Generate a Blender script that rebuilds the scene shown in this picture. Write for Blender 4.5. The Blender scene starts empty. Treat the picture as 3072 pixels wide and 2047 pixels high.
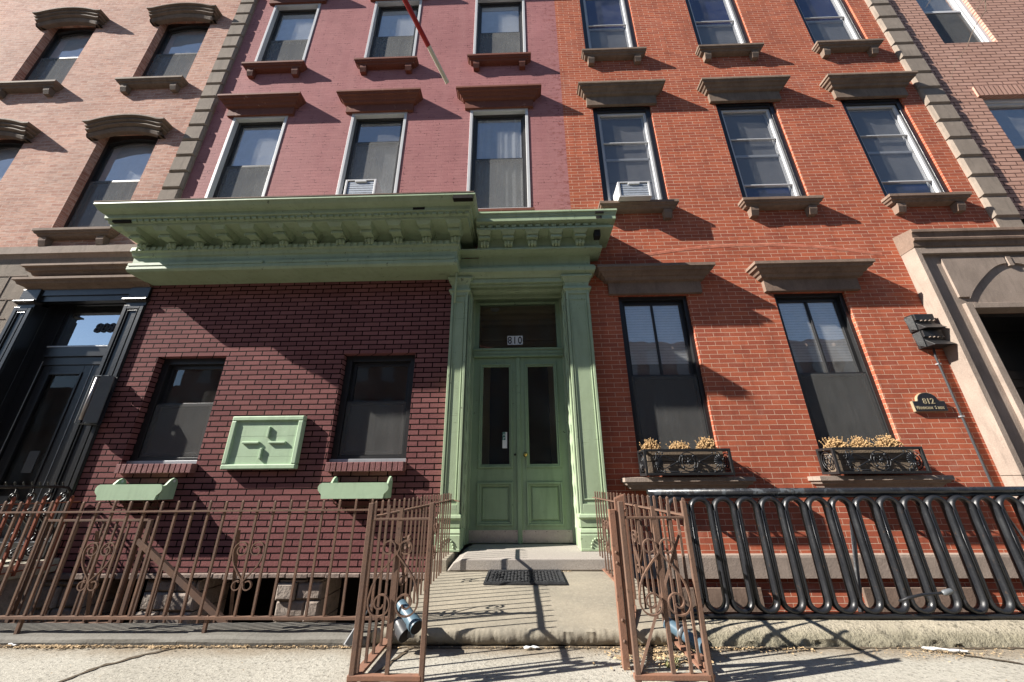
import bpy, math, random
from mathutils import Vector, noise as mnoise
random.seed(7)
R = math.radians
sc = bpy.context.scene
COL = sc.collection
ORI = {}

# ------------------------------------------------------------------ mesh helper
class MB:
    def __init__(s): s.v = []; s.f = []
    def add(s, vs, fs):
        n = len(s.v); s.v += [tuple(v) for v in vs]; s.f += [tuple(i + n for i in f) for f in fs]; return s
    def box(s, x0, x1, y0, y1, z0, z1):
        return s.add([(x0,y0,z0),(x1,y0,z0),(x1,y1,z0),(x0,y1,z0),(x0,y0,z1),(x1,y0,z1),(x1,y1,z1),(x0,y1,z1)],
                     [(0,3,2,1),(4,5,6,7),(0,1,5,4),(1,2,6,5),(2,3,7,6),(3,0,4,7)])
    def cbox(s, x0, x1, y0, y1, z0, z1, c):
        """box with chamfered front edges (front = smallest y)"""
        a = [(x0,y1,z0),(x1,y1,z0),(x1,y1,z1),(x0,y1,z1)]
        b = [(x0,y0+c,z0),(x1,y0+c,z0),(x1,y0+c,z1),(x0,y0+c,z1)]
        d = [(x0+c,y0,z0+c),(x1-c,y0,z0+c),(x1-c,y0,z1-c),(x0+c,y0,z1-c)]
        fs = [(8,9,10,11)]
        for i in range(4):
            j = (i+1) % 4
            fs += [(i,j,4+j,4+i),(4+i,4+j,8+j,8+i)]
        fs += [(3,2,1,0)]
        return s.add(a+b+d, fs)
    def ring(s, x0, x1, z0, z1, w, y0, y1, wt=None, wb=None):
        wt = w if wt is None else wt; wb = w if wb is None else wb
        s.box(x0, x0+w, y0, y1, z0, z1); s.box(x1-w, x1, y0, y1, z0, z1)
        s.box(x0+w, x1-w, y0, y1, z1-wt, z1); s.box(x0+w, x1-w, y0, y1, z0, z0+wb); return s
    def quad(s, x0, x1, z0, z1, y):
        return s.add([(x0,y,z0),(x1,y,z0),(x1,y,z1),(x0,y,z1)], [(0,1,2,3)])
    def obar(s, p, q, w, d, up=(0,0,1)):
        """rectangular bar from p to q"""
        p = Vector(p); q = Vector(q); t = (q-p).normalized()
        a = Vector(up)
        if abs(t.dot(a)) > .95: a = Vector((1,0,0))
        u = t.cross(a).normalized(); b = u.cross(t).normalized()
        vs = []
        for c in (p, q):
            for i, j in ((-1,-1),(1,-1),(1,1),(-1,1)): vs.append(c + u*(w/2*i) + b*(d/2*j))
        return s.add(vs, [(0,1,2,3),(7,6,5,4),(0,4,5,1),(1,5,6,2),(2,6,7,3),(3,7,4,0)])
    def picket(s, x, y, z0, z1, w):
        h = w/2; z2 = z1 - w*.6
        vs = [(x-h,y-h,z0),(x+h,y-h,z0),(x+h,y+h,z0),(x-h,y+h,z0),(x-h,y-h,z2),(x+h,y-h,z2),(x+h,y+h,z2),(x-h,y+h,z2),
              (x-h*.4,y-h*.4,z1),(x+h*.4,y-h*.4,z1),(x+h*.4,y+h*.4,z1),(x-h*.4,y+h*.4,z1)]
        fs = [(0,3,2,1),(8,9,10,11)]
        for k in (0, 4):
            for i in range(4):
                j = (i+1) % 4; fs.append((k+i,k+j,k+4+j,k+4+i))
        return s.add(vs, fs)
    def tube(s, path, r, n=6, closed=False, ref=(0,0,1), rb=None, cap=True):
        path = [Vector(p) for p in path]; N = len(path); rb = rb or r
        base = len(s.v); rr = r if isinstance(r, (list,tuple)) else [r]*N
        b = Vector(ref)
        for i, p in enumerate(path):
            if closed: t = path[(i+1)%N] - path[(i-1)%N]
            else: t = path[min(i+1,N-1)] - path[max(i-1,0)]
            t.normalize()
            nn = t.cross(b)
            if nn.length < 1e-3: nn = t.cross(Vector((1,.1,0)))
            nn.normalize(); bb = nn.cross(t).normalized()
            k = rr[i]; kb = rb if not isinstance(rb,(list,tuple)) else rb[i]
            for j in range(n):
                a = 2*math.pi*(j+.5)/n
                s.v.append(tuple(p + nn*(k*math.cos(a)) + bb*(kb*math.sin(a))))
        M = N if closed else N-1
        for i in range(M):
            for j in range(n):
                i2 = (i+1) % N; j2 = (j+1) % n
                s.f.append((base+i*n+j, base+i*n+j2, base+i2*n+j2, base+i2*n+j))
        if not closed and cap:
            s.f.append(tuple(base+j for j in range(n))[::-1]); s.f.append(tuple(base+(N-1)*n+j for j in range(n)))
        return s
    def sphere(s, c, r, seg=10, rings=7, sy=1, sz=1):
        base = len(s.v)
        for i in range(rings+1):
            th = math.pi*i/rings
            for j in range(seg):
                ph = 2*math.pi*j/seg
                s.v.append((c[0]+r*math.sin(th)*math.cos(ph), c[1]+r*sy*math.sin(th)*math.sin(ph), c[2]+r*sz*math.cos(th)))
        for i in range(rings):
            for j in range(seg):
                s.f.append((base+i*seg+j, base+(i+1)*seg+j, base+(i+1)*seg+(j+1)%seg, base+i*seg+(j+1)%seg))
        return s
    def octa(s, c, r):
        x,y,z = c
        return s.add([(x+r,y,z),(x-r,y,z),(x,y+r,z),(x,y-r,z),(x,y,z+r),(x,y,z-r)],
                     [(0,2,4),(2,1,4),(1,3,4),(3,0,4),(2,0,5),(1,2,5),(3,1,5),(0,3,5)])
    def poly(s, pts, y0, y1):
        """extrude a convex/concave outline of (x,z) from front y0 to back y1"""
        n = len(pts)
        vs = [(x,y0,z) for x,z in pts] + [(x,y1,z) for x,z in pts]
        fs = [tuple(range(n)), tuple(range(n,2*n))[::-1]] + [(i,n+i,n+(i+1)%n,(i+1)%n) for i in range(n)]
        return s.add(vs, fs)
    def moulding(s, prof, x0, x1, kl=1.0, kr=1.0, p0=0.0, yb=0.0):
        """prof: list of (projection, z) from top to bottom; ends returned with mitres"""
        vs = []; fs = []
        for p, z in prof:
            e = max(p-p0, 0)
            vs += [(x0-kl*e,yb,z),(x0-kl*e,-p,z),(x1+kr*e,-p,z),(x1+kr*e,yb,z)]
        n = len(prof)
        for i in range(n-1):
            a = 4*i; b = a+4
            for j in range(3): fs.append((b+j,b+j+1,a+j+1,a+j))
        fs.append((0,1,2,3)); k = 4*(n-1); fs.append((k+3,k+2,k+1,k))
        return s.add(vs, fs)
    def build(s, name, mat, parent=None, smooth=False, bevel=0.0, loc=None, auto=None):
        me = bpy.data.meshes.new(name)
        if parent is not None: org = ORI[parent.name]
        else: org = Vector(loc) if loc is not None else Vector((0,0,0))
        me.from_pydata([(v[0]-org.x, v[1]-org.y, v[2]-org.z) for v in s.v], [], s.f)
        me.materials.append(mat)
        if smooth:
            me.polygons.foreach_set('use_smooth', [True]*len(me.polygons))
            if auto is not None:
                try: me.set_sharp_from_angle(angle=R(auto))
                except Exception: pass
        me.update()
        o = bpy.data.objects.new(name, me); COL.objects.link(o)
        ORI[o.name] = org
        if parent is not None: o.parent = parent
        else: o.location = org
        if bevel:
            m = o.modifiers.new('Bevel', 'BEVEL'); m.width = bevel; m.segments = 2; m.limit_method = 'ANGLE'; m.angle_limit = R(50)
        return o

def tag(o, label, cat, group=None):
    o['label'] = label; o['category'] = cat
    if group: o['group'] = group
    return o
def thing(name, label, cat, loc=(0,0,0), group=None):
    o = bpy.data.objects.new(name, None); COL.objects.link(o); o.location = loc; o.empty_display_size = .2
    ORI[o.name] = Vector(loc); return tag(o, label, cat, group)
def structure(o): o['kind'] = 'structure'; return o
def copy_thing(root, delta, label, group=None):
    c = root.copy(); COL.objects.link(c); c.location = Vector(root.location) + Vector(delta); c['label'] = label
    ORI[c.name] = ORI[root.name]
    if group: c['group'] = group
    def rec(src, dst):
        for ch in [k for k in COL.objects if k.parent == src]:
            d = ch.copy(); COL.objects.link(d); d.parent = dst; ORI[d.name] = ORI[ch.name]; rec(ch, d)
    rec(root, c); return c

# ------------------------------------------------------------------ materials
class NT:
    def __init__(s, name):
        s.m = bpy.data.materials.new(name); s.m.use_nodes = True; s.t = s.m.node_tree; s.t.nodes.clear()
        s.out = s.n('ShaderNodeOutputMaterial')
    def n(s, typ, **kw):
        o = s.t.nodes.new(typ)
        for k, v in kw.items():
            if isinstance(v, bpy.types.NodeSocket): s.t.links.new(v, o.inputs[k.replace('_',' ')])
            elif k in ('operation','blend_type','data_type','noise_dimensions','feature','distance','interpolation','clamp','offset','offset_frequency','squash','invert'): setattr(o, k, v)
            else: o.inputs[k.replace('_',' ')].default_value = v
        return o
    def l(s, a, b): s.t.links.new(a, b)
    def math(s, op, a, b=None, c=None):
        o = s.t.nodes.new('ShaderNodeMath'); o.operation = op
        for i, v in enumerate((a, b, c)):
            if v is None: continue
            if isinstance(v, bpy.types.NodeSocket): s.l(v, o.inputs[i])
            else: o.inputs[i].default_value = v
        return o.outputs[0]
    def mix(s, fac, a, b, blend='MIX'):
        o = s.t.nodes.new('ShaderNodeMix'); o.data_type = 'RGBA'; o.blend_type = blend
        for sock, v in ((o.inputs[0], fac), (o.inputs[6], a), (o.inputs[7], b)):
            if isinstance(v, bpy.types.NodeSocket): s.l(v, sock)
            elif isinstance(v, (int, float)): sock.default_value = v
            else: sock.default_value = (*v, 1) if len(v) == 3 else v
        return o.outputs[2]
    def ramp(s, fac, lo, hi, a=0.0, b=1.0):
        o = s.t.nodes.new('ShaderNodeMapRange'); o.clamp = True
        s.l(fac, o.inputs[0]); o.inputs[1].default_value = lo; o.inputs[2].default_value = hi
        o.inputs[3].default_value = a; o.inputs[4].default_value = b; return o.outputs[0]
    def noise(s, vec, scale, detail=3, rough=.55, stretch=None):
        o = s.t.nodes.new('ShaderNodeTexNoise'); o.inputs['Scale'].default_value = scale; o.inputs['Detail'].default_value = detail; o.inputs['Roughness'].default_value = rough
        if stretch:
            mp = s.t.nodes.new('ShaderNodeMapping'); mp.inputs['Scale'].default_value = stretch; s.l(vec, mp.inputs['Vector']); vec = mp.outputs[0]
        s.l(vec, o.inputs['Vector']); return o.outputs['Fac']
    def pos(s): return s.n('ShaderNodeNewGeometry').outputs['Position']
    def obj(s): return s.n('ShaderNodeTexCoord').outputs['Object']
    def bump(s, h, dist, strength=1.0, normal=None):
        o = s.t.nodes.new('ShaderNodeBump'); o.inputs['Distance'].default_value = dist; o.inputs['Strength'].default_value = strength
        s.l(h, o.inputs['Height'])
        if normal: s.l(normal, o.inputs['Normal'])
        return o.outputs[0]
    def principled(s, color, rough, normal=None, metallic=0.0, spec=.5):
        o = s.n('ShaderNodeBsdfPrincipled')
        for k, v in (('Base Color', color), ('Roughness', rough), ('Metallic', metallic), ('Specular IOR Level', spec)):
            if isinstance(v, bpy.types.NodeSocket): s.l(v, o.inputs[k])
            elif isinstance(v, tuple): o.inputs[k].default_value = (*v, 1)
            else: o.inputs[k].default_value = v
        if normal: s.l(normal, o.inputs['Normal'])
        s.l(o.outputs[0], s.out.inputs[0]); return s.m

def plain(name, c, rough=.6, var=.18, scale=8, bump=.0, metallic=0.0, spec=.4, fine=60, stretch=None):
    t = NT(name); p = t.pos()
    a = t.noise(p, scale, 4, .6, stretch); b = t.noise(p, fine, 2)
    k = t.math('ADD', t.ramp(a, .25, .75, 1-var, 1+var), t.ramp(b, .3, .7, -var*.4, var*.4))
    col = t.mix(1.0, c, t.n('ShaderNodeCombineColor', Red=k, Green=k, Blue=k).outputs[0], 'MULTIPLY')
    nrm = t.bump(t.math('ADD', b, a), bump) if bump else None
    return t.principled(col, rough, nrm, metallic, spec)

def stone(name, c, rough=.85, var=.16, scale=2.5, bump=.001, fine=80):
    t = NT(name); p = t.pos()
    a = t.noise(p, scale, 5, .65); f = t.noise(p, fine, 3); st = t.noise(p, 6, 4, .65, (2.4,2.4,.4)); bl = t.noise(p, 11, 4, .7)
    k = t.math('ADD', t.ramp(a, .28, .72, 1-var*1.3, 1+var*1.3), t.ramp(f, .3, .7, -.10, .10))
    col = t.mix(1.0, c, t.n('ShaderNodeCombineColor', Red=k, Green=k, Blue=k).outputs[0], 'MULTIPLY')
    col = t.mix(t.ramp(st, .52, .72, 0, .5), col, tuple(x*.55 for x in c))
    col = t.mix(t.ramp(bl, .60, .72, 0, .35), col, tuple(min(1,x*1.5) for x in c))
    return t.principled(col, rough, t.bump(t.math('ADD', f, bl), bump*2), 0, .15)

def brick(name, c1, c2, mortar, bw, bh, ms, bump, var=.16, off=(0,0), rough=.85, mode=None, bias=0.0, warp=.006):
    t = NT(name); p = t.pos()
    sp = t.n('ShaderNodeSeparateXYZ', Vector=p)
    u = t.math('ADD', t.math('ADD', sp.outputs[0], sp.outputs[1]), off[0]); v = t.math('ADD', sp.outputs[2], off[1])
    w = t.n('ShaderNodeTexNoise', Vector=p, Scale=7.0, Detail=3.0).outputs['Color']
    ws = t.n('ShaderNodeSeparateColor', Color=w)
    u = t.math('ADD', u, t.math('MULTIPLY', t.math('SUBTRACT', ws.outputs[0], .5), warp*2))
    v = t.math('ADD', v, t.math('MULTIPLY', t.math('SUBTRACT', ws.outputs[1], .5), warp))
    uv = t.n('ShaderNodeCombineXYZ', X=u, Y=v).outputs[0]
    b = t.t.nodes.new('ShaderNodeTexBrick'); t.l(uv, b.inputs['Vector'])
    b.inputs['Color1'].default_value = (*c1,1); b.inputs['Color2'].default_value = (*c2,1); b.inputs['Mortar'].default_value = (*mortar,1)
    b.inputs['Scale'].default_value = 1; b.inputs['Mortar Size'].default_value = ms; b.inputs['Mortar Smooth'].default_value = .25
    b.inputs['Bias'].default_value = bias; b.inputs['Brick Width'].default_value = bw; b.inputs['Row Height'].default_value = bh
    col = b.outputs['Color']; fac = b.outputs['Fac']
    big = t.noise(p, .9, 5, .62); fine = t.noise(p, 55, 3)
    if mode == 'painted':
        mid = t.noise(p, 6, 3); tick = t.math('MULTIPLY', fac, t.ramp(mid, .52, .60))
        tick = t.math('MULTIPLY', tick, t.ramp(t.noise(p, 33, 2), .45, .55))
        col = t.mix(t.math('MULTIPLY', tick, .85), col, (.055,.018,.022))
        # weathered flaking where the paint meets the bare brick next door
        edge = t.ramp(sp.outputs[0], .45, .9)
        fl = t.math('MULTIPLY', edge, t.ramp(t.noise(p, 9, 4, .7, (1,1,1.6)), .52, .58))
        col = t.mix(t.math('MULTIPLY', fl, .8), col, (.20,.055,.045))
        streak = t.noise(p, 1.3, 4, .6, (3.0,1,.35))
        col = t.mix(t.ramp(streak, .45, .75, 0, .35), col, (.46,.235,.225))
    if mode == 'sandy':
        pale = t.noise(p, 5, 4, .7, (1.2,1.2,7)); pale2 = t.noise(p, .8, 3)
        k = t.math('MULTIPLY', t.ramp(pale, .42, .62), t.ramp(pale2, .3, .65, .25, .95))
        col = t.mix(t.math('MULTIPLY', k, .8), col, (.66,.50,.42))
        dk = t.ramp(t.noise(p, 6, 3, .6, (.9,.9,5)), .57, .68, 0, .55)
        col = t.mix(dk, col, (.21,.095,.075))
        st = t.noise(p, 9, 4, .75, (.55,.55,6.5))
        col = t.mix(t.ramp(st, .53, .66, 0, .6), col, (.25,.135,.108))
        col = t.mix(t.ramp(st, .45, .33, 0, .45), col, (.70,.57,.49))
    if mode == 'stained':
        eff = t.math('MULTIPLY', t.ramp(t.noise(p, 1.6, 6, .7), .56, .74, 0, .42), t.ramp(t.noise(p, 14, 3), .35, .7))
        col = t.mix(eff, col, (.52,.33,.27))
        stk = t.noise(p, 2.6, 5, .7, (1.6,1.6,.35))
        col = t.mix(t.ramp(stk, .52, .72, 0, .45), col, (.15,.045,.032))
        col = t.mix(t.ramp(stk, .45, .30, 0, .22), col, (.56,.27,.18))
    k = t.math('ADD', t.ramp(big, .28, .72, 1-var, 1+var), t.ramp(fine, .3, .7, -.10, .10))
    col = t.mix(1.0, col, t.n('ShaderNodeCombineColor', Red=k, Green=k, Blue=k).outputs[0], 'MULTIPLY')
    h = t.math('ADD', t.math('SUBTRACT', 1.0, fac), t.math('MULTIPLY', fine, .2))
    return t.principled(col, rough, t.bump(h, bump), 0, .06)

def paint(name, c, dark, wear=.5, rough=.55, chip=(.06,.055,.04), cscale=7):
    """old oil paint with grime, streaks and chips"""
    t = NT(name); p = t.pos()
    a = t.noise(p, 2.2, 5, .65); s_ = t.noise(p, 5, 4, .6, (2.2,2.2,.35)); f = t.noise(p, 70, 2)
    col = t.mix(t.ramp(a, .35, .72, 0, .55), c, dark)
    col = t.mix(t.ramp(s_, .50, .75, 0, .5), col, tuple(x*.62 for x in c))
    ch = t.math('MULTIPLY', t.ramp(t.noise(p, cscale*2.2, 5, .75), .62, .65), t.ramp(t.noise(p, 1.7, 3), .48, .6))
    col = t.mix(t.math('MULTIPLY', ch, wear), col, chip)
    pits = t.math('MULTIPLY', t.ramp(t.noise(p, 55, 3, .6), .68, .72), t.ramp(t.noise(p, 4, 3), .45, .62))
    col = t.mix(t.math('MULTIPLY', pits, wear), col, chip)
    crk = t.math('MULTIPLY', t.ramp(t.noise(p, 9, 4, .7, (.35,1,9)), .64, .68), t.ramp(t.noise(p, 1.9, 2), .45, .6))
    col = t.mix(t.math('MULTIPLY', crk, wear*.8), col, tuple(x*.35 for x in dark))
    nrm = t.bump(t.math('ADD', t.math('MULTIPLY', f, .4), t.noise(p, 14, 4)), .0012)
    return t.principled(col, rough, nrm, 0, .35)

def concrete(name, c, dark, grain=90, rough=.9, speck=.5, bump=.004):
    t = NT(name); p = t.pos()
    a = t.noise(p, 1.6, 6, .65); b = t.noise(p, grain, 4, .7); d = t.noise(p, grain*.33, 4, .7)
    col = t.mix(t.ramp(a, .35, .7, 0, .7), c, dark)
    col = t.mix(t.ramp(b, .54, .68, 0, speck), col, tuple(x*.22 for x in c))
    col = t.mix(t.ramp(d, .60, .72, 0, speck*.7), col, tuple(x*.35 for x in c))
    col = t.mix(t.ramp(b, .46, .32, 0, .35), col, tuple(min(1,x*1.35) for x in c))
    return t.principled(col, rough, t.bump(t.math('ADD', b, d), bump), 0, .2)

def paving(name, c, dark):
    t = NT(name); p = t.pos(); y = t.n('ShaderNodeSeparateXYZ', Vector=p).outputs[1]
    a = t.noise(p, 1.3, 6, .65); b = t.noise(p, 50, 4, .75); d = t.noise(p, 17, 5, .7, (1,2.2,1)); e = t.noise(p, 6, 4)
    col = t.mix(t.ramp(a, .38, .68, 0, .8), c, dark)
    col = t.mix(t.ramp(d, .52, .66, 0, .45), col, tuple(x*.55 for x in dark))
    col = t.mix(t.ramp(b, .54, .66, 0, .75), col, tuple(x*.25 for x in c))
    col = t.mix(t.ramp(b, .44, .30, 0, .4), col, tuple(min(1,x*1.4) for x in c))
    ed = t.math('MULTIPLY', t.ramp(t.math('ADD', y, t.math('MULTIPLY', t.math('SUBTRACT', e, .5), .22)), -2.36, -2.20), .75)
    col = t.mix(ed, col, (.20,.155,.105))
    return t.principled(col, .92, t.bump(t.math('ADD', b, d), .006), 0, .12)

def graded_curb(name, c, dark):
    t = NT(name); p = t.pos(); z = t.n('ShaderNodeSeparateXYZ', Vector=p).outputs[2]
    b = t.noise(p, 60, 4, .7); d = t.noise(p, 20, 5, .7); a = t.noise(p, 3, 5)
    col = t.mix(t.ramp(a, .35, .7, 0, .6), c, tuple(x*.8 for x in c))
    st = t.math('MULTIPLY', t.ramp(t.math('ADD', z, t.math('MULTIPLY', t.math('SUBTRACT', d, .5), .07)), .078, .045), .8)  # mixes to the darker colour towards the curb's foot, edge broken by noise
    col = t.mix(st, col, dark)
    col = t.mix(t.ramp(d, .56, .66, 0, .75), col, tuple(x*.45 for x in dark))
    col = t.mix(t.ramp(b, .55, .66, 0, .6), col, tuple(x*.3 for x in c))
    return t.principled(col, .95, t.bump(t.math('ADD', b, d), .012), 0, .1)

def rust(name, c, hot, rough=.8):
    t = NT(name); p = t.pos()
    a = t.noise(p, 11, 5, .7); b = t.noise(p, 130, 3)
    col = t.mix(t.ramp(a, .4, .65), c, hot)
    col = t.mix(t.ramp(t.noise(p, 30, 4, .7), .6, .7, 0, .7), col, tuple(x*.4 for x in c))
    return t.principled(col, rough, t.bump(t.math('ADD', a, b), .0010), 0, .25)

def glass(name, tint=(.82,.86,.88), add=.05, dust=.04, wav=.0015):
    t = NT(name); p = t.pos()
    nrm = t.bump(t.noise(p, 2.5, 2), wav, 1.0)
    fr = t.n('ShaderNodeFresnel', IOR=1.52); t.l(nrm, fr.inputs['Normal'])
    fac = t.math('ADD', t.math('MULTIPLY', fr.outputs[0], .6), add)
    tr = t.n('ShaderNodeBsdfTransparent', Color=(*tint,1)); gl = t.n('ShaderNodeBsdfGlossy', Color=(.95,.97,1,1), Roughness=.015); t.l(nrm, gl.inputs['Normal'])
    m = t.n('ShaderNodeMixShader'); t.l(fac, m.inputs[0]); t.l(tr.outputs[0], m.inputs[1]); t.l(gl.outputs[0], m.inputs[2])
    df = t.n('ShaderNodeBsdfDiffuse', Color=(.78,.78,.76,1))
    m2 = t.n('ShaderNodeMixShader'); d = t.ramp(t.noise(p, 4, 4, .6), .3, .8, dust*.4, dust*1.8)
    t.l(d, m2.inputs[0]); t.l(m.outputs[0], m2.inputs[1]); t.l(df.outputs[0], m2.inputs[2])
    t.l(m2.outputs[0], t.out.inputs[0]); return t.m

def mesh_screen(name, c, op=.6):
    t = NT(name); p = t.pos()
    tr = t.n('ShaderNodeBsdfTransparent', Color=(1,1,1,1)); df = t.n('ShaderNodeBsdfDiffuse', Color=(*c,1))
    m = t.n('ShaderNodeMixShader'); t.l(t.math('ADD', t.ramp(t.noise(p, 3, 4), .25, .75, op-.10, op+.06), t.ramp(t.noise(p, 6, 4, .7, (2.5,2.5,.3)), .4, .7, -.06, .06)), m.inputs[0])
    t.l(tr.outputs[0], m.inputs[1]); t.l(df.outputs[0], m.inputs[2]); t.l(m.outputs[0], t.out.inputs[0]); return t.m

def blackiron(name, c=(.012,.013,.016), rough=.32, scuff=.0, sc_col=(.32,.36,.40)):
    t = NT(name); p = t.pos()
    a = t.noise(p, 40, 4, .7); b = t.noise(p, 9, 4)
    col = t.mix(t.ramp(t.noise(p, 160, 2), .68, .74, 0, .5), c, (.10,.10,.10))
    if scuff:
        k = t.ramp(t.noise(p, 22, 3, .6, (1,1,.6)), .56, .58, 0, scuff)
        k = t.math('MULTIPLY', k, t.ramp(t.n('ShaderNodeSeparateXYZ', Vector=p).outputs[0], 1.75, 2.4, 1.0, .25))
        col = t.mix(k, col, sc_col)
    rs = t.math('MULTIPLY', t.ramp(t.noise(p, 26, 5, .75), .62, .67), .7)
    col = t.mix(rs, col, (.06,.035,.022))
    return t.principled(col, t.ramp(b, .3, .7, rough-.08, rough+.2), t.bump(t.math('ADD', t.math('MULTIPLY', a, .4), b), .003), 0, .5)

M = {}
M['brick_rose'] = brick('brick_rose', (.56,.300,.220), (.38,.165,.120), (.62,.48,.40), .215, .0735, .0050, .004, mode='sandy', off=(.03,.01))
M['brick_pink'] = brick('brick_pink', (.405,.185,.182), (.365,.163,.163), (.375,.168,.168), .215, .0665, .006, .004, var=.10, mode='painted', rough=.7, bias=.1)
M['brick_red'] = brick('brick_red', (.455,.125,.067), (.330,.090,.056), (.66,.46,.34), .2195, .0627, .0031, .003, var=.13, off=(.10,.021), mode='stained', rough=.75, warp=.005)
M['brick_tan'] = brick('brick_tan', (.52,.31,.245), (.46,.265,.205), (.11,.062,.05), .262, .0815, .008, .010, var=.08, off=(.05,.0))  # dark mortar colour paints the shadow under overhanging bricks
M['brick_plum'] = brick('brick_plum', (.235,.100,.096), (.172,.070,.070), (.006,.003,.003), .2270, .0685, .0076, .014, var=.10, off=(.10,.048), rough=.8, warp=.004)
M['brick_plum_soldier'] = brick('brick_plum_soldier', (.200,.070,.070), (.150,.052,.054), (.014,.007,.008), .0685, .6, .0072, .014, var=.10, off=(.02,.1), rough=.8, warp=.002)
M['brick_soldier'] = brick('brick_soldier', (.52,.31,.245), (.46,.265,.205), (.11,.062,.05), .0815, .5, .008, .01)
M['plum_plain'] = plain('plum_brick', (.200,.082,.080), .8, .25, 12, .004, fine=90)
M['brick_reveal'] = brick('brick_reveal', (.24,.075,.05), (.17,.05,.04), (.33,.2,.15), .215, .0735, .006, .004)
M['brownstone_grey'] = stone('brownstone_grey', (.25,.210,.172), .9, .14, 2.5, .002, fine=90)
M['brownstone'] = stone('brownstone', (.200,.142,.110), .85, .18, 2.5, .0012, fine=80)
M['brownstone_light'] = stone('brownstone_light', (.300,.240,.200), .85, .15, 2.0, .0012, fine=80)
M['brownstone_dark'] = stone('brownstone_dark', (.195,.145,.112), .8, .18, 4, .0012, fine=80)
M['lintel_red'] = paint('lintel_red', (.175,.058,.036), (.115,.036,.025), .8, .75, (.42,.24,.17), 6)
M['quoin'] = stone('quoin_stone', (.275,.228,.188), .9, .12, 3, .0015, fine=120)
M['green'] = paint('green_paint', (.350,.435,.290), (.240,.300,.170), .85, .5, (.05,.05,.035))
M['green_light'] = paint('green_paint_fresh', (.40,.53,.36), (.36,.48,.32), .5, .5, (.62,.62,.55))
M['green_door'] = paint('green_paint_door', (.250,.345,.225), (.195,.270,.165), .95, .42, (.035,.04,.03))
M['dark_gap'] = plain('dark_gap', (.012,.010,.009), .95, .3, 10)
M['blackpaint'] = plain('black_paint', (.012,.012,.014), .30, .15, 6, .0015, spec=.5)
M['blackframe'] = plain('black_frame', (.016,.016,.017), .42, .15, 6, .001, spec=.5)
M['bronze'] = plain('bronze_frame', (.030,.028,.027), .45, .15, 6, .0, spec=.5)
M['white'] = plain('white_trim', (.56,.56,.57), .5, .06, 4, .0)
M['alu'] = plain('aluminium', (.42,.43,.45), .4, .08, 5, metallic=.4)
M['blind'] = plain('white_blind', (.80,.81,.82), .8, .05, 3)
M['blind_grey'] = plain('grey_shade', (.23,.23,.24), .85, .08, 3)
M['blind_dark'] = plain('dark_shade', (.055,.055,.060), .85, .1, 3)
M['sky_navy'] = plain('navy_sky_reflection', (.010,.030,.16), .8, .1, 3)  # navy sheet colour stands in for deep blue sky mirrored in the sashes
M['curtain'] = plain('curtain', (.62,.64,.66), .85, .05, 3)
M['room'] = plain('room_wall', (.085,.075,.065), .9, .1, 2)
M['cream'] = plain('cream_paint', (.42,.35,.24), .6, .08, 3)
M['glass'] = glass('window_glass', (.92,.93,.94), .08, .035)
M['glass_dark'] = glass('dark_glass', (.80,.82,.82), .0, .02)
M['glass_sky'] = glass('sky_glass', (.97,.98,.99), .24, .11)
M['glass_mirror'] = glass('mirror_glass', (.6,.6,.6), .55, .03, .0003)
M['screen'] = mesh_screen('insect_screen', (.235,.235,.23), .60)
M['screen_dark'] = mesh_screen('dark_screen', (.125,.125,.122), .60)
M['rust'] = rust('rust_brown_iron', (.128,.080,.060), (.165,.095,.064))
M['rust_bright'] = rust('rust_orange_iron', (.205,.112,.078), (.25,.125,.08))
M['rust_red'] = rust('rust_red_iron', (.21,.060,.035), (.27,.09,.05))
M['iron'] = blackiron('black_iron')
M['iron_rail'] = blackiron('black_iron_rail', (.013,.014,.017), .30, .30, (.12,.14,.16))
M['sidewalk'] = paving('sidewalk_concrete', (.40,.38,.33), (.315,.295,.25))
M['asphalt'] = concrete('asphalt', (.042,.042,.043), (.034,.034,.034), 90, .9, .3)
M['curb_rough'] = graded_curb('curb_rough', (.40,.355,.275), (.235,.215,.155))
M['bluestone'] = concrete('bluestone', (.175,.165,.145), (.125,.118,.105), 40, .8, .22, .003)
M['landing'] = concrete('landing_stone', (.31,.275,.215), (.19,.175,.145), 30, .8, .16, .003)
M['granite'] = concrete('granite', (.36,.325,.29), (.31,.28,.25), 150, .8, .6, .002)
M['slab'] = concrete('pale_slab', (.45,.42,.34), (.38,.35,.28), 60, .9, .35)
M['dirt'] = concrete('dirt', (.10,.078,.055), (.07,.055,.04), 50, .95, .5)
M['rubble'] = concrete('rubble', (.33,.285,.245), (.17,.12,.10), 9, .95, .55, .02)
M['mortar_edge'] = concrete('mortar_edge', (.27,.215,.185), (.15,.10,.085), 14, .95, .6, .01)
M['steel'] = plain('brushed_steel', (.40,.37,.36), .42, .18, 3, .0, metallic=.75)
M['brass'] = plain('brass', (.72,.50,.16), .25, .1, 5, metallic=1.0)
M['mat'] = plain('rubber_mat', (.030,.031,.034), .7, .3, 20, .002)
M['lampblue'] = plain('blue_grey_lamp', (.075,.125,.165), .42, .15, 6)
M['lampdark'] = plain('dark_lamp', (.055,.056,.060), .35, .1, 6)
M['lampgrey'] = plain('grey_lamp', (.13,.14,.15), .35, .1, 6)
M['scar'] = plain('patched_mortar', (.46,.155,.095), .9, .3, 9, .002)
M['plastic'] = plain('pale_plastic', (.66,.66,.64), .5, .05, 6)
M['fins'] = plain('coil_fins', (.48,.51,.55), .4, .15, 20, metallic=.3)
M['redpole'] = plain('red_paint', (.36,.020,.018), .35, .08, 4)
M['whitepole'] = plain('cream_white_paint', (.66,.62,.50), .45, .1, 6)
M['dry'] = plain('dry_flowers', (.40,.255,.12), .8, .4, 40)
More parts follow.
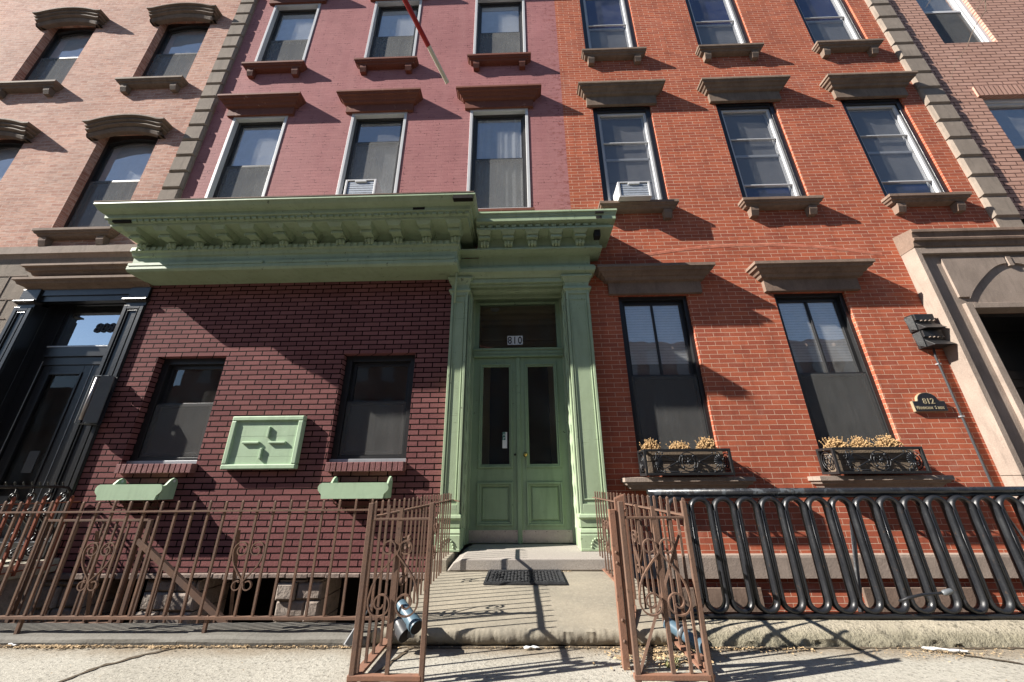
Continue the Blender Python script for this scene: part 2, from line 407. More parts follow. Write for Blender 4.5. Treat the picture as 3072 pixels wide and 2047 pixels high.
M['leaf'] = plain('dry_leaves', (.42,.30,.17), .85, .5, 35)
M['grass'] = plain('pale_grass', (.30,.31,.13), .8, .3, 20)
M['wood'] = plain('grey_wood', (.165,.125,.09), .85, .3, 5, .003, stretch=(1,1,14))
M['paper'] = plain('white_paper', (.72,.73,.74), .6, .04, 6)
M['ink'] = plain('black_ink', (.012,.013,.02), .6, .1, 6)
M['gold'] = plain('pale_gold', (.40,.335,.22), .45, .1, 8, metallic=.3)
M['sticker'] = plain('green_sticker', (.01,.16,.13), .5, .1, 6)
M['bark'] = plain('bark', (.16,.12,.09), .9, .3, 20)

# ------------------------------------------------------------------ small builders
def text(body, size, x, z, y, ext=.004, shear=0.0, align='CENTER', sx=1.0, bold=0.0):
    cu = bpy.data.curves.new('lettering', 'FONT'); cu.body = body; cu.size = size; cu.extrude = ext; cu.shear = shear; cu.align_x = align; cu.offset = bold
    cu.resolution_u = 4
    o = bpy.data.objects.new('lettering', cu); COL.objects.link(o)
    dg = bpy.context.evaluated_depsgraph_get(); dg.update()
    me = bpy.data.meshes.new_from_object(o.evaluated_get(dg))
    mb = MB(); mb.add([(x+v.co.x*sx, y-v.co.z, z+v.co.y) for v in me.vertices], [tuple(p.vertices) for p in me.polygons])
    bpy.data.objects.remove(o); bpy.data.meshes.remove(me); bpy.data.curves.remove(cu)
    return mb

def wall(x0, x1, z0, z1, holes, y, depth):
    """brick skin with real openings and reveals; holes = (x0,x1,z0,z1)"""
    mb = MB()
    xs = sorted({x0, x1, *[h[0] for h in holes], *[h[1] for h in holes]}); zs = sorted({z0, z1, *[h[2] for h in holes], *[h[3] for h in holes]})
    xs = [x for x in xs if x0 <= x <= x1]; zs = [z for z in zs if z0 <= z <= z1]
    for i in range(len(xs)-1):
        for j in range(len(zs)-1):
            cx = (xs[i]+xs[i+1])/2; cz = (zs[j]+zs[j+1])/2
            if any(h[0] < cx < h[1] and h[2] < cz < h[3] for h in holes): continue
            mb.quad(xs[i], xs[i+1], zs[j], zs[j+1], y)
    for a, b, c, d in holes:
        e = y + depth
        mb.add([(a,y,c),(a,e,c),(a,e,d),(a,y,d)], [(0,1,2,3)]); mb.add([(b,y,c),(b,y,d),(b,e,d),(b,e,c)], [(0,1,2,3)])
        mb.add([(a,y,d),(a,e,d),(b,e,d),(b,y,d)], [(0,1,2,3)]); mb.add([(a,y,c),(b,y,c),(b,e,c),(a,e,c)], [(0,1,2,3)])
    e = y + depth    # returns at the ends
    mb.add([(x0,y,z0),(x0,y,z1),(x0,e,z1),(x0,e,z0)], [(0,1,2,3)]); mb.add([(x1,y,z0),(x1,e,z0),(x1,e,z1),(x1,y,z1)], [(0,1,2,3)])
    return mb

def interior(parent, x0, x1, zs, ztop, y0=.30, y1=2.6, zb=-1.0):
    mb = MB()
    mb.box(x0+.02, x1-.02, y1, y1+.2, zb, ztop); mb.box(x0+.02, x0+.12, y0, y1, zb, ztop); mb.box(x1-.12, x1-.02, y0, y1, zb, ztop)
    for z in zs: mb.box(x0+.12, x1-.12, y0, y1, z-.12, z)
    mb.box(x0+.02, x1-.02, .02, 9, ztop, ztop+.2)
    return mb.build('interior_wall', M['room'], parent)

LINTEL = [(0,0),(.20,0),(.205,-.045),(.185,-.055),(.175,-.085),(.150,-.095),(.125,-.135),(.105,-.145),(.09,-.185),(.055,-.195),(.05,-.205),(.05,-.40),(0,-.40)]
def lintel(parent, xc, half, ztop, mat, scale=1.0, drop=.40, name='lintel', p=1.0):
    pr = [(a*p, ztop + (b*scale if b > -.3 else -drop)) for a, b in LINTEL]
    return MB().moulding(pr, xc-half+.205*p, xc+half-.205*p, 1, 1, .0, .0).build(name, mat, parent)
SILL = [(0,0.010),(.148,0),(.15,-.045),(.135,-.055),(.125,-.08),(.105,-.09),(.09,-.12),(.06,-.135),(0,-.14)]
def sill(parent, xc, half, ztop, mat, br=True, p=1.0, bx=.10):
    s = MB().moulding([(a*p, ztop+b) for a, b in SILL], xc-half+.148*p, xc+half-.148*p, 1, 1, 0, .0)
    if br:
        for sx in (-1, 1):
            x = xc + sx*(half-.12*p-bx*.5)
            s.add([(x-.06,0,ztop-.14),(x+.06,0,ztop-.14),(x+.06,-.10*p,ztop-.14),(x-.06,-.10*p,ztop-.14),
                   (x-.055,0,ztop-.285),(x+.055,0,ztop-.285),(x+.055,-.07*p,ztop-.285),(x-.055,-.07*p,ztop-.285),
                   (x-.06,-.098*p,ztop-.20),(x+.06,-.098*p,ztop-.20)],
                  [(3,2,9,8),(8,9,6,7),(0,3,8,7,4),(2,1,5,6,9),(4,7,6,5)])
    return s.build('sill', mat, parent)

def sheer(parent, x0, x1, z0, z1, y, mat, folds=0, name='blind', amp=.012):
    mb = MB()
    if not folds: return mb.box(x0, x1, y, y+.004, z0, z1).build(name, mat, parent)
    n = folds*8; vs = []; fs = []
    for i in range(n+1):
        x = x0+(x1-x0)*i/n; yy = y+amp*math.sin(2*math.pi*folds*i/n+.7*math.sin(i*.21))+amp*.4*math.sin(i*.9)
        vs += [(x,yy,z0),(x,yy,z1)]
    for i in range(n): fs.append((2*i,2*i+2,2*i+3,2*i+1))
    return mb.add(vs, fs).build(name, mat, parent, smooth=True)

def window_white(b, x0, x1, z0, z1, up, low, mid=None, folds=0, blind_z=None):
    """white lined opening, dark double-hung sashes, insect screen below"""
    w = MB().ring(x0, x1, z0, z1, .05, -.012, .12).build('window', M['white'], b, bevel=.004)
    a, c, d, e = x0+.05, x1-.05, z0+.05, z1-.05; mid = mid or (z0+z1)/2-.01
    MB().ring(a, c, d, e, .045, .072, .128).build('frame', M['bronze'], w)
    a += .045; c -= .045; d += .045; e -= .045
    MB().ring(a, c, mid-.02, e, .035, .098, .120, .04, .045).build('sash', M['bronze'], w)
    MB().ring(a, c, d, mid+.025, .035, .078, .097, .045, .05).build('sash', M['bronze'], w)
    MB().quad(a+.035, c-.035, mid+.02, e-.04, .108).build('pane', M['glass_sky'], w)
    MB().quad(a+.035, c-.035, d+.05, mid-.02, .088).build('pane', M['glass'], w)
    MB().quad(a+.02, c-.02, d+.02, mid+.0, .075).build('screen', M['screen'], w)
    sheer(w, a, c, (blind_z if blind_z else mid+.0), e, .127, M[up], folds)
    if low: sheer(w, a, c, d, (blind_z if blind_z else mid-.002), .150, M[low], folds)
    return w

def window_storm(b, x0, x1, z0, z1, bars, up, low, split, hasblue=True):
    w = MB().ring(x0, x1, z0, z1, .085, .03, .13, .125, .03).build('window', M['blackpaint'], b, bevel=.003)
    MB().box(x0+.085, x1-.085, .012, .07, z1-.075, z1-.03).build('head_trim', M['blackpaint'], w)
    a, c, d, e = x0+.085, x1-.085, z0+.03, z1-.125
    f = MB().ring(a, c, d, e, .042, .06, .10)
    f.box(a+.042, c-.042, .065, .092, bars[0]-.009, bars[0]+.009)
    f.box(a+.042, c-.042, .103, .125, bars[1]-.025, bars[1]+.022)
    if bars[2]: f.box(a+.042, c-.042, .065, .092, bars[2]-.010, bars[2]+.010)
    f.build('frame', M['white'], w, bevel=.003)
    MB().quad(a+.042, c-.042, d+.042, e-.042, .095).build('pane', M['glass'], w)
    MB().ring(a+.042, c-.042, d+.042, e-.042, .03, .103, .125).build('sash', M['white'], w)
    sheer(w, a, c, split, e, .132, M[up]); sheer(w, a, c, d, split-.003, .140, M[low]); return w

def window_black(b, x0, x1, z0, z1, y, muntin, up, low, aluminium=False, screen='screen_dark', cw=.06, upz=None, wname='window'):
    w = MB().ring(x0, x1, z0, z1, cw, y, y+.10).build(wname, M['blackframe'], b, bevel=.003)
    a, c, d, e = x0+cw, x1-cw, z0+cw, z1-cw; mid = upz or (z0+z1)/2+.05
    u = MB().ring(a, c, mid-.02, e, .05, y+.055, y+.095, .055, .05)
    if muntin: u.box((a+c)/2-.013, (a+c)/2+.013, y+.05, y+.085, mid+.03, e-.055)
    u.build('sash', M['blackframe'], w, bevel=.003)
    MB().ring(a, c, d, mid+.03, .05, y+.02, y+.054, .05, .06).build('sash', M['blackframe'], w, bevel=.003)
    MB().quad(a+.05, c-.05, mid+.03, e-.055, y+.075).build('pane', M['glass_sky' if muntin else 'glass'], w)
    MB().quad(a+.05, c-.05, d+.06, mid-.02, y+.037).build('pane', M['glass'], w)
    if screen: MB().quad(a+.01, c-.01, d+.012, mid+.01, y+.014).build('screen', M[screen], w)
    if up: sheer(w, a, c, mid, e, y+.105, M[up])
    if low: sheer(w, a, c, d, mid-.003, y+.115, M[low])
    if aluminium: MB().box(x0, x1, y-.035, y-.002, z0-.002, z0+.045).build('sill_trim', M['alu'], w, bevel=.003)
    return w

ZT = 12.6
# =================================================================== PINK HOUSE (middle)
pk = thing('pink_house', 'rose painted brick row house with green cornice and green double doors', 'house', (-2.4,0,0))
PX = [(-5.25,-4.23),(-3.03,-2.01),(-.85,.20)]
holes = [(a,b,4.97,7.27) for a,b in PX] + [(a,b,8.60,10.70) for a,b in PX]
wall(-5.67, .835, 3.72, ZT, holes, 0, .16).build('upper_wall', M['brick_pink'], pk)
PW = [(-5.04,-4.07,1.14,2.565),(-2.43,-1.44,1.14,2.565)]
wall(-5.52, -.955, -.03, 3.72, PW, -.04, .16).build('lower_wall', M['brick_plum'], pk)
MB().box(.80, .835, -.02, .14, .0, 3.72).build('wall_pier', M['brick_red'], pk)
interior(pk, -5.67, .835, [.15, 3.85, 8.0], ZT)
for i, (a, b) in enumerate(PX):
    window_white(pk, a, b, 4.97, 7.27, ['blind','blind_grey','curtain'][i], ['blind_grey','blind','curtain'][i], mid=[6.14,6.62,6.14][i], folds=[0,0,7][i])
    window_white(pk, a, b, 8.60, 10.70, 'blind', 'blind_dark', mid=9.60)
    lintel(pk, (a+b)/2+.0, .775, 7.63, M['lintel_red'], 1.0, .37)
    lintel(pk, (a+b)/2, .775, 11.06, M['lintel_red'], 1.0, .37)
    sill(pk, (a+b)/2, .61, 8.60, M['lintel_red'])
    if i == 2: sill(pk, (a+b)/2, .58, 4.97, M['lintel_red'], False, .4)
window_black(pk, *PW[0], .06, False, None, 'blind_dark', True, 'screen_dark', .085)
window_black(pk, *PW[1], .06, False, None, 'blind_dark', True, 'screen_dark', .085)
for x0, x1 in ((-5.0,-4.05),(-2.39,-1.42)):
    rb = MB(); x = x0; rnd = random.Random(int(x0*100))
    rb.box(x0+.006, x1-.006, -.105, .06, 1.042, 1.130)
    while x + .058 < x1+.004:
        rb.cbox(x, x+.0595, -.122-rnd.uniform(0,.004), .03, 1.032, 1.140, .004); x += .0685
    rb.build('rowlock_sill', M['plum_plain'], pk)
# ledge at the foot of the brick
lm = MB(); x = -5.5; rnd = random.Random(17)
while x < -.98:
    w_ = rnd.uniform(.10, .26); lm.cbox(x, min(x+w_, -.96), -.062-rnd.uniform(0,.018), .12, -.078-rnd.uniform(0,.022), -.034-rnd.uniform(0,.006), .006); x += w_ + .006
lm.build('base_ledge', M['mortar_edge'], pk, bevel=.004)
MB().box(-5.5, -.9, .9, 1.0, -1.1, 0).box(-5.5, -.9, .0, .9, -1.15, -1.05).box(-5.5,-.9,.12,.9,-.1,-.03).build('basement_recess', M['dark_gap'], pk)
def rubble_pier(x0, x1, parent, seed):
    rnd = random.Random(seed); mb = MB(); z = -1.05
    while z < -.12:
        h = min(rnd.uniform(.12,.22), -.11-z); x = x0
        while x < x1-.02:
            w_ = min(rnd.uniform(.2,.42), x1-x); j = rnd.uniform(-.02,.03)
            mb.cbox(x+.006, x+w_-.006, -.03+j, .5, z+.006, z+h-.004, .02); x += w_
        z += h
    return mb.build('stone_pier', M['rubble'], parent, bevel=.012)
for i, (a, b) in enumerate(((-2.76,-2.26),(-4.30,-3.66),(-5.5,-4.95),(-1.25,-.93))): rubble_pier(a, b, pk, 30+i)

# ---- cornice over the shopfront
long_prof = [(0,4.50),(.95,4.475),(.955,4.437),(.94,4.43),(.91,4.397),(.865,4.377),(.82,4.372),(.815,4.312),(.775,4.306),(.765,4.276),(.74,4.27),(.735,4.236),(.42,4.228),(.42,4.088),(.465,4.082),(.47,4.012),(.445,4.0),(.43,3.955),(.405,3.94),(.40,3.835),(.42,3.83),(.425,3.795),(.44,3.785),(.44,3.735),(.415,3.705),(.02,3.70)]
cor = MB().moulding(long_prof, -5.53, -.875, .36, .56, .40).build('cornice', M['green'], pk, bevel=.004)
MB().box(-5.735, -.585, -.957, -.5, 4.473, 4.488).build('roof_edge', M['brownstone_dark'], cor)
def modillion(x, yb, yf, zt, parent, w=.19, hs=.62):
    mb = MB(); h = w/2
    # tapering block with moulded sides, scroll drop at the back, small leaf
    mb.add([(x-h,yb,zt),(x+h,yb,zt),(x+h,yf,zt),(x-h,yf,zt),(x-h*.72,yb,zt-.085*hs),(x+h*.72,yb,zt-.085*hs),(x+h*.72,yf+.035,zt-.062*hs),(x-h*.72,yf+.035,zt-.062*hs)],
           [(0,3,2,1),(3,7,6,2),(0,4,7,3),(1,2,6,5),(4,5,6,7)])
    ym = yb + (yf-yb)*.55
    mb.box(x-h*.66, x+h*.66, ym-.035, yb, zt-.125*hs, zt-.080*hs)
    for sx in (-1, 1): mb.tube([(x+sx*h*.75, ym-.02, zt-.115*hs),(x+sx*h*.60, ym-.02, zt-.115*hs)], .020, 8, ref=(0,1,0))
    prof = [(0.0,-.115),(-.06,-.13),(-.085,-.17),(-.075,-.205),(-.045,-.225),(0,-.235)]
    for k in range(3):
        xx = x + (k-1)*h*.38
        pts = [(xx, yb+a*(1.0 if k==1 else .85), zt+b*hs) for a, b in prof]
        mb.tube(pts, [.02,.024,.026,.024,.018,.008], 6, ref=(1,0,0))
    return mb.build('modillion', M['green'], parent, smooth=True, auto=40)
for i in range(12): modillion(-5.36+i*.4065 + (0 if i else -.02), -.42, -.730, 4.232, cor, .215, .82)
def comb(x0, x1, pitch, tooth, yf, yb, z0, z1, start=None):
    """connected row of small blocks: one ribbon that steps in and out"""
    pts = []; x = x0
    while x + tooth < x1:
        pts += [(x,yb),(x,yf),(x+tooth,yf),(x+tooth,yb)]; x += pitch
    m = MB(); n = len(pts)
    m.add([(a,b,z0) for a,b in pts]+[(a,b,z1) for a,b in pts], [(i,i+1,n+i+1,n+i) for i in range(n-1)] + [(i,i+3,i+2,i+1) for i in range(0,n,4)])
    return m
comb(-5.52, -.80, .0935, .058, -.480, -.44, 4.015, 4.072).build('dentils', M['green'], cor)
comb(-5.30, -.66, .088, .058, -.792, -.757, 4.272, 4.304).build('bead_course', M['green'], cor)
MB().box(-.86, -.60, -.952, -.88, 4.382, 4.43).build('missing_board_shade', M['dark_gap'], cor)  # solid dark block paints the shadowed gap where a board is missing
MB().box(-1.42, -1.26, -.822, -.81, 4.325, 4.36).build('rot_hole_shade', M['dark_gap'], cor)  # dark block on the face paints the shade inside a rot hole
MB().box(-5.58, -5.33, -.790, -.75, 4.270, 4.300).build('rot_hole_shade', M['dark_gap'], cor)
MB().box(-5.53, -3.60, -.447, -.43, 3.79, 3.83).box(-3.55, -.9, -.447, -.43, 3.79, 3.83).build('fascia_strip', M['green'], cor)

# ---- portal cornice + entablature
pp = [(0,4.49),(.57,4.475),(.575,4.44),(.56,4.435),(.553,4.40),(.545,4.39),(.545,4.32),(.50,4.315),(.465,4.305),(.465,4.255),(.50,4.25),(.50,4.215),(.30,4.21),(.30,4.045),(.33,4.04),(.335,3.99),(.16,3.98),(.15,3.825),(.20,3.805),(.225,3.76),(.215,3.71),(.17,3.68),(.14,3.65),(.02,3.645)]
pc = MB().moulding(pp, -.60, 1.02, 0, .85, .15).build('portal_cornice', M['green'], pk, bevel=.004)
MB().box(-.99, -.60, -.15, .0, 3.66, 3.98).build('frieze_end', M['green'], pc)
MB().moulding([(.15,3.825),(.20,3.805),(.225,3.76),(.215,3.71),(.17,3.68),(.14,3.65)], -.99, -.60, .3, 0, .15).build('architrave_end', M['green'], pc)
for i in range(5): modillion(-.49+i*.338, -.30, -.494, 4.216, pc, .21, .75)
comb(-.55, 1.10, .112, .068, -.497, -.460, 4.262, 4.302).build('dentils', M['green'], pc)
MB().box(-.97, 1.10, -.345, -.15, 3.992, 4.012).build('drip_shelf', M['green'], pc)
MB().box(1.06, 1.14, -.46, -.36, 4.10, 4.205).build('rot_hole_shade', M['dark_gap'], pc)  # dark block paints the shade of a rotted hollow
MB().box(1.07, 1.19, -.577, -.55, 4.405, 4.438).box(1.08,1.16,-.549,-.53,4.33,4.375).build('rot_hole_shade', M['dark_gap'], pc)
# down pipe on the left of the portal
MB().tube([(-.895,-.20,3.95),(-.885,-.26,3.93),(-.89,-.27,3.80),(-.905,-.20,3.62),(-.915,-.165,3.25)], .014, 8, ref=(0,1,0)).sphere((-.885,-.24,3.94), .03).build('conduit', M['green'], pc, smooth=True)

# ---- pilasters
PF = .13
def pilaster(x0, x1):
    p = MB().box(x0, x1, -PF, .05, .55, 3.44).build('pilaster', M['green'], pk, bevel=.004)
    f = MB().ring(x0+.046, x1-.046, .70, 3.29, .014, -PF-.010, -PF+.005); f.build('panel_moulding', M['green'], p, bevel=.004)
    g = MB().ring(x0, x1, .55, 3.44, .034, -PF-.016, -PF, .07, .11); g.build('stile', M['green'], p, bevel=.005)
    c = MB().moulding([(PF+.03,3.48),(PF+.04,3.445),(PF+.02,3.43),(PF+.01,3.41)], x0, x1, 1, 1, PF, .05)
    c.moulding([(PF,3.655),(PF+.07,3.65),(PF+.07,3.625),(PF+.05,3.61),(PF+.025,3.57),(PF+.01,3.55),(PF+.005,3.48),(PF,3.47)], x0, x1, .8, .8, PF, .05)
    c.build('capital', M['green'], p, bevel=.003)
    b = MB().moulding([(PF,.56),(PF+.04,.55),(PF+.05,.52),(PF+.025,.50),(PF+.025,.42)], x0, x1, .5, .5, PF, .05)
    b.moulding([(PF+.03,.41),(PF+.07,.40),(PF+.085,.375),(PF+.08,.355),(PF+.09,.35),(PF+.095,.22),(PF+.10,.215),(PF+.10,.193)], x0, x1, .3, .3, PF, .05)
    b.build('base', M['green'], p, bevel=.004)
    r = MB(); xc = (x0+x1)/2
    for k in range(9):
        a = math.pi*(k/8); r.sphere((xc-.075*math.cos(a), -PF-.097, .235+.085*math.sin(a)), .012, 8, 5)
    r.build('rosette', M['green'], p, smooth=True)
    return p
pilaster(-.968, -.735); pilaster(.645, .968)

# ---- recessed doorway
DX0, DX1, DY = -.69, .605, .33
su = MB()
su.box(-.85, -.735, -PF+.004, DY+.1, .195, 3.645); su.box(.645, .85, -PF+.004, DY+.1, .195, 3.645)          # jamb linings
su.box(-.735, .645, -PF+.004, DY+.1, 3.58, 3.645); su.box(-.735, .645, DY+.06, DY+.1, 3.49, 3.58); su.box(-.735,-.685,DY-.02,DY+.09,.195,3.58); su.box(.60,.645,DY-.02,DY+.09,.195,3.58)                                                     # soffit
sur = su.build('door_surround', M['green'], pk, bevel=.003)
s2 = MB()
for x0, x1 in ((-.735,-.715),(.625,.645)):
    s2.box(x0, x1, -.09, .0, .195, 3.575); s2.box(x0, x1, .10, .135, .195, 3.575); s2.box(x0,x1,.20,.30,.195,3.575)
s2.box(-.715, .625, -.085, -.045, 3.545, 3.58).box(-.715,.625,.00,.035,3.53,3.58).box(-.715,.625,.12,.16,3.54,3.58).box(-.715,.625,.22,.27,3.52,3.58)
s2.build('panel_moulding', M['green'], sur, bevel=.004)
def rope(p, q, r, twist=26):
    p = Vector(p); q = Vector(q); L = (q-p).length; n = int(L/.018); vs=[]; fs=[]; t=(q-p)/L
    a = Vector((0,1,0)) if abs(t.y) < .9 else Vector((1,0,0)); u = t.cross(a).normalized(); b = u.cross(t)
    K = 12
    for i in range(n+1):
        c = p + t*(L*i/n)
        for j in range(K):
            an = 2*math.pi*j/K; rr = r*(1+.30*math.cos(3*an - twist*L*i/n)); vs.append(c+u*rr*math.cos(an)+b*rr*math.sin(an))
    for i in range(n):
        for j in range(K): fs.append((i*K+j,i*K+(j+1)%K,(i+1)*K+(j+1)%K,(i+1)*K+j))
    return vs, fs
for p, q in (((-.725,.055,.40),(-.725,.055,3.55)),((.635,.055,.40),(.635,.055,3.55)),((-.715,.075,3.555),(.625,.075,3.555))):
    v, f = rope(p, q, .028); MB().add(v, f).build('rope_moulding', M['green'], sur, smooth=True)
# transom and lintel bar
tb = MB().box(DX0, DX1, .30, .42, 2.595, 2.735); tb.box(DX0, DX1, .285, .30, 2.70, 2.732); tb.box(DX0, DX1, .292, .30, 2.645, 2.68); tb.box(DX0,DX1,.285,.30,2.598,2.63)
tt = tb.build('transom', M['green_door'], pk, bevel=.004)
MB().ring(DX0, DX1, 2.735, 3.50, .07, .33, .42, .03, .012).build('transom_frame', M['green_door'], tt, bevel=.004)
MB().quad(DX0+.07, DX1-.07, 2.747, 3.47, .37).build('pane', M['glass_dark'], tt)
MB().box(-.198, -.128, .362, .366, 2.808, 2.948).box(-.126, -.052, .362, .366, 2.806, 2.947).box(-.050, .028, .362, .366, 2.808, 2.949).build('number_plate', M['paper'], tt)
nt = MB()
for ch, x in (('8',-.163),('1',-.089),('0',-.011)):
    t_ = text(ch, .158, x, 2.824, .361, .001, 0, 'CENTER', .80, .002); nt.add(t_.v, t_.f)
nt.build('door_number', M['ink'], tt)
# two door leaves
def leaf(x0, x1, sx):
    d = MB()
    px0, px1 = (x0+.10, x1-.085) if sx < 0 else (x0+.085, x1-.10)
    d.box(x0, px0, DY, DY+.05, .20, 2.59); d.box(px1, x1, DY, DY+.05, .20, 2.59)
    d.box(px0, px1, DY, DY+.05, 2.50, 2.59); d.box(px0, px1, DY, DY+.05, .90, 1.075); d.box(px0, px1, DY, DY+.05, .20, .395)
    d.box(px0, px1, DY+.02, DY+.05, .395, .90)
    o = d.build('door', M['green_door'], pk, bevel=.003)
    m = MB(); 
    m.ring(px0, px1, 1.075, 2.50, .022, DY-.018, DY+.01); m.ring(px0+.022, px1-.022, 1.097, 2.478, .024, DY-.004, DY+.02)
    m.ring(px0, px1, .395, .90, .024, DY-.020, DY+.015); m.ring(px0+.024, px1-.024, .419, .876, .022, DY-.004, DY+.02)
    m.cbox(px0+.062, px1-.062, DY+.004, DY+.03, .455, .840, .012)
    m.build('panel_moulding', M['green_door'], o, bevel=.004)
    MB().quad(px0+.03, px1-.03, 1.105, 2.47, DY+.022).build('pane', M['glass_dark'], o)
    MB().box(x0+.01, x1-.006, DY-.005, DY-.001, .205, .345).build('kick_plate', M['steel'], o)
    r = MB()
    for i in range(5):
        for z in (.225,.328): r.sphere((x0+.05+i*(x1-x0-.1)/4, DY-.006, z), .005, 6, 4)
    r.build('rivets', M['lampdark'], o)
    return o, px0, px1
dl, a0, a1 = leaf(DX0, -.045, -1); dr, b0, b1 = leaf(-.040, DX1, 1)
MB().box(-.075, -.018, DY-.022, DY-.0, .195, 2.59).build('astragal', M['green_door'], dl, bevel=.006)
nb = MB()
for ch, z in (('8',2.335),('1',2.235),('0',2.130)):
    t_ = text(ch, .105, -.108, z, DY-.004, .004, 0, 'CENTER', .75); nb.add(t_.v, t_.f)
nb.build('door_number', M['green_door'], dl)
MB().box(-.268, -.205, DY+.012, DY+.018, 1.325, 1.535).build('notice', M['paper'], dl)
MB().box(-.267, -.228, DY+.0095, DY+.0115, 1.432, 1.532).build('notice_heading', M['sticker'], dl)
t_ = text('A', .05, -.247, 1.485, DY+.009, .0005); u_ = text('P', .05, -.247, 1.437, DY+.009, .0005); t_.add(u_.v, u_.f)
u_ = text('FOR', .03, -.236, 1.395, DY+.011, .0005); u2 = MB().add(u_.v, u_.f); u_ = text('LEASE', .018, -.236, 1.37, DY+.011, .0005)
t_.build('notice_lettering', M['paper'], dl)
k = MB().sphere((.04, DY-.045, 1.238), .026, 12, 8).tube([(.04,DY,1.238),(.04,DY-.04,1.238)], .012, 8); k.tube([(.04,DY-.006,1.238),(.04,DY,1.238)], .032, 12)
k.build('knob', M['brass'], dr, smooth=True)
MB().sphere((-.10, DY-.004, 1.242), .014, 8, 6).build('keyhole', M['dark_gap'], dl)
# vestibule
v = MB().box(-.80, .72, .43, .44, 3.60, 3.7).box(-.80,-.74,.43,1.7,.15,3.7).box(.66,.72,.43,1.7,.15,3.7).box(-.74,.66,.43,1.7,3.62,3.7)
v.ring(-.74, .66, .15, 3.62, .18, 1.62, 1.7, .42, .0)
for i in range(4): v.box(-.74, .66, .62+i*.24, .66+i*.24, 3.56-.0*i, 3.62)
v.box(-.74,.66,1.54,1.62,3.34,3.40).box(-.74,.66,1.56,1.62,3.22,3.26)
v.build('vestibule', M['cream'], pk)
MB().box(-.74, .66, 1.70, 1.75, .15, 3.62).build('inner_doorway', M['blind_dark'], pk)
MB().tube([(-.42,.75,3.62),(-.42,.75,3.57)], .07, 14).build('ceiling_lamp', M['white'], pk, smooth=True)

# =================================================================== RED HOUSE (right)
rd = thing('red_house', 'bright red brick row house with black ground floor windows and brownstone doorway', 'house', (4,0,0))
RX = [(1.37,2.41),(3.57,4.61),(5.77,6.83)]
G1 = [(1.41,2.40,.98,3.40),(3.61,4.61,.98,3.40)]
DOOR = (6.03,7.63,.2,3.01)
wall(.835, 8.06, .13, 4.57, G1 + [DOOR], 0, .12).build('lower_wall', M['brick_red'], rd)
wall(.835, 7.40, 4.57, ZT, [(a,b,4.99,7.27) for a,b in RX]+[(a,b,8.64,10.9) for a,b in RX], 0, .12).build('upper_wall', M['brick_red'], rd)
interior(rd, .835, 8.06, [.15, 4.3, 8.0], ZT)
for i, (a, b) in enumerate(RX):
    window_storm(rd, a, b, 4.99, 7.27, (6.435, 6.085, 5.42 if i else 0), 'blind_grey', ['blind_grey','sky_navy','sky_navy'][i], 5.42 if i else 5.6)
    window_storm(rd, a, b, 8.64, 10.9, (9.72, 9.66, 0), 'sky_navy', 'blind_grey', 9.68)  # upper navy sheet paints the sky reflection
    lintel(rd, (a+b)/2, .78, 7.64, M['brownstone_dark'])
    sill(rd, (a+b)/2-.015, .61, 4.985, M['brownstone'])
    sill(rd, (a+b)/2-.015, .61, 8.635, M['brownstone_dark'])
for i, h in enumerate(G1):
    window_black(rd, *h, .045, True, None, 'blind_dark', False, 'screen_dark', .055, 2.20)
    lintel(rd, (h[0]+h[1])/2+.03, .83, 3.79, M['brownstone'], 1.05, .39, p=1.12)
    sill(rd, (h[0]+h[1])/2+.01, .74, .935, M['brownstone_light'], False, 1.35)
# slats on the two upper ground-floor panes
for a, b, c, d in G1:
    mb = MB(); z = 2.40
    while z < 3.30: mb.box(a+.07, b-.07, .128, .132, z, z+.036); z += .040
    mb.build('blind_slats', M['blind'], rd)
# old relieving arch showing in the brick
ar = MB(); pts = []
for i in range(25):
    t_ = i/24; x = 1.75+3.6*t_; z = 3.99+.27*math.sin(math.pi*(.10+.80*t_))-.02 + (-.16*t_*.35)
    pts.append((x, z))
for i in range(24):
    (xa,za),(xb,zb) = pts[i], pts[i+1]
    ar.add([(xa,-.003,za-.018),(xb,-.003,zb-.018),(xb,-.003,zb+.018),(xa,-.003,za+.018),(xa,0,za+.03),(xb,0,zb+.03),(xa,0,za-.03),(xb,0,zb-.03)], [(0,1,2,3),(3,2,5,4),(6,7,1,0)])
ar.build('arch_scar', M['scar'], rd)
# water table and basement
MB().moulding([(0,.135),(.05,.125),(.055,.10),(.055,-.095),(.03,-.10),(0,-.10)], .97, 8.06, 0, 0).build('water_table', M['brownstone_light'], rd)
bs = [(1.3,2.55,-1.1,-.18),(3.62,4.9,-1.1,-.18)]
MB().box(.835, 8.06, .0, .1, -1.1, -.10).build('basement_wall', M['brick_red'], rd)
for a, b, c, d in bs: MB().box(a, b, -.03, .02, -.44, -.185).build('basement_lintel', M['brownstone'], rd, bevel=.006)
for a, b, c, d in bs: MB().box(a+.12, b-.12, -.012, .02, -1.1, -.445).build('basement_window', M['blackframe'], rd)
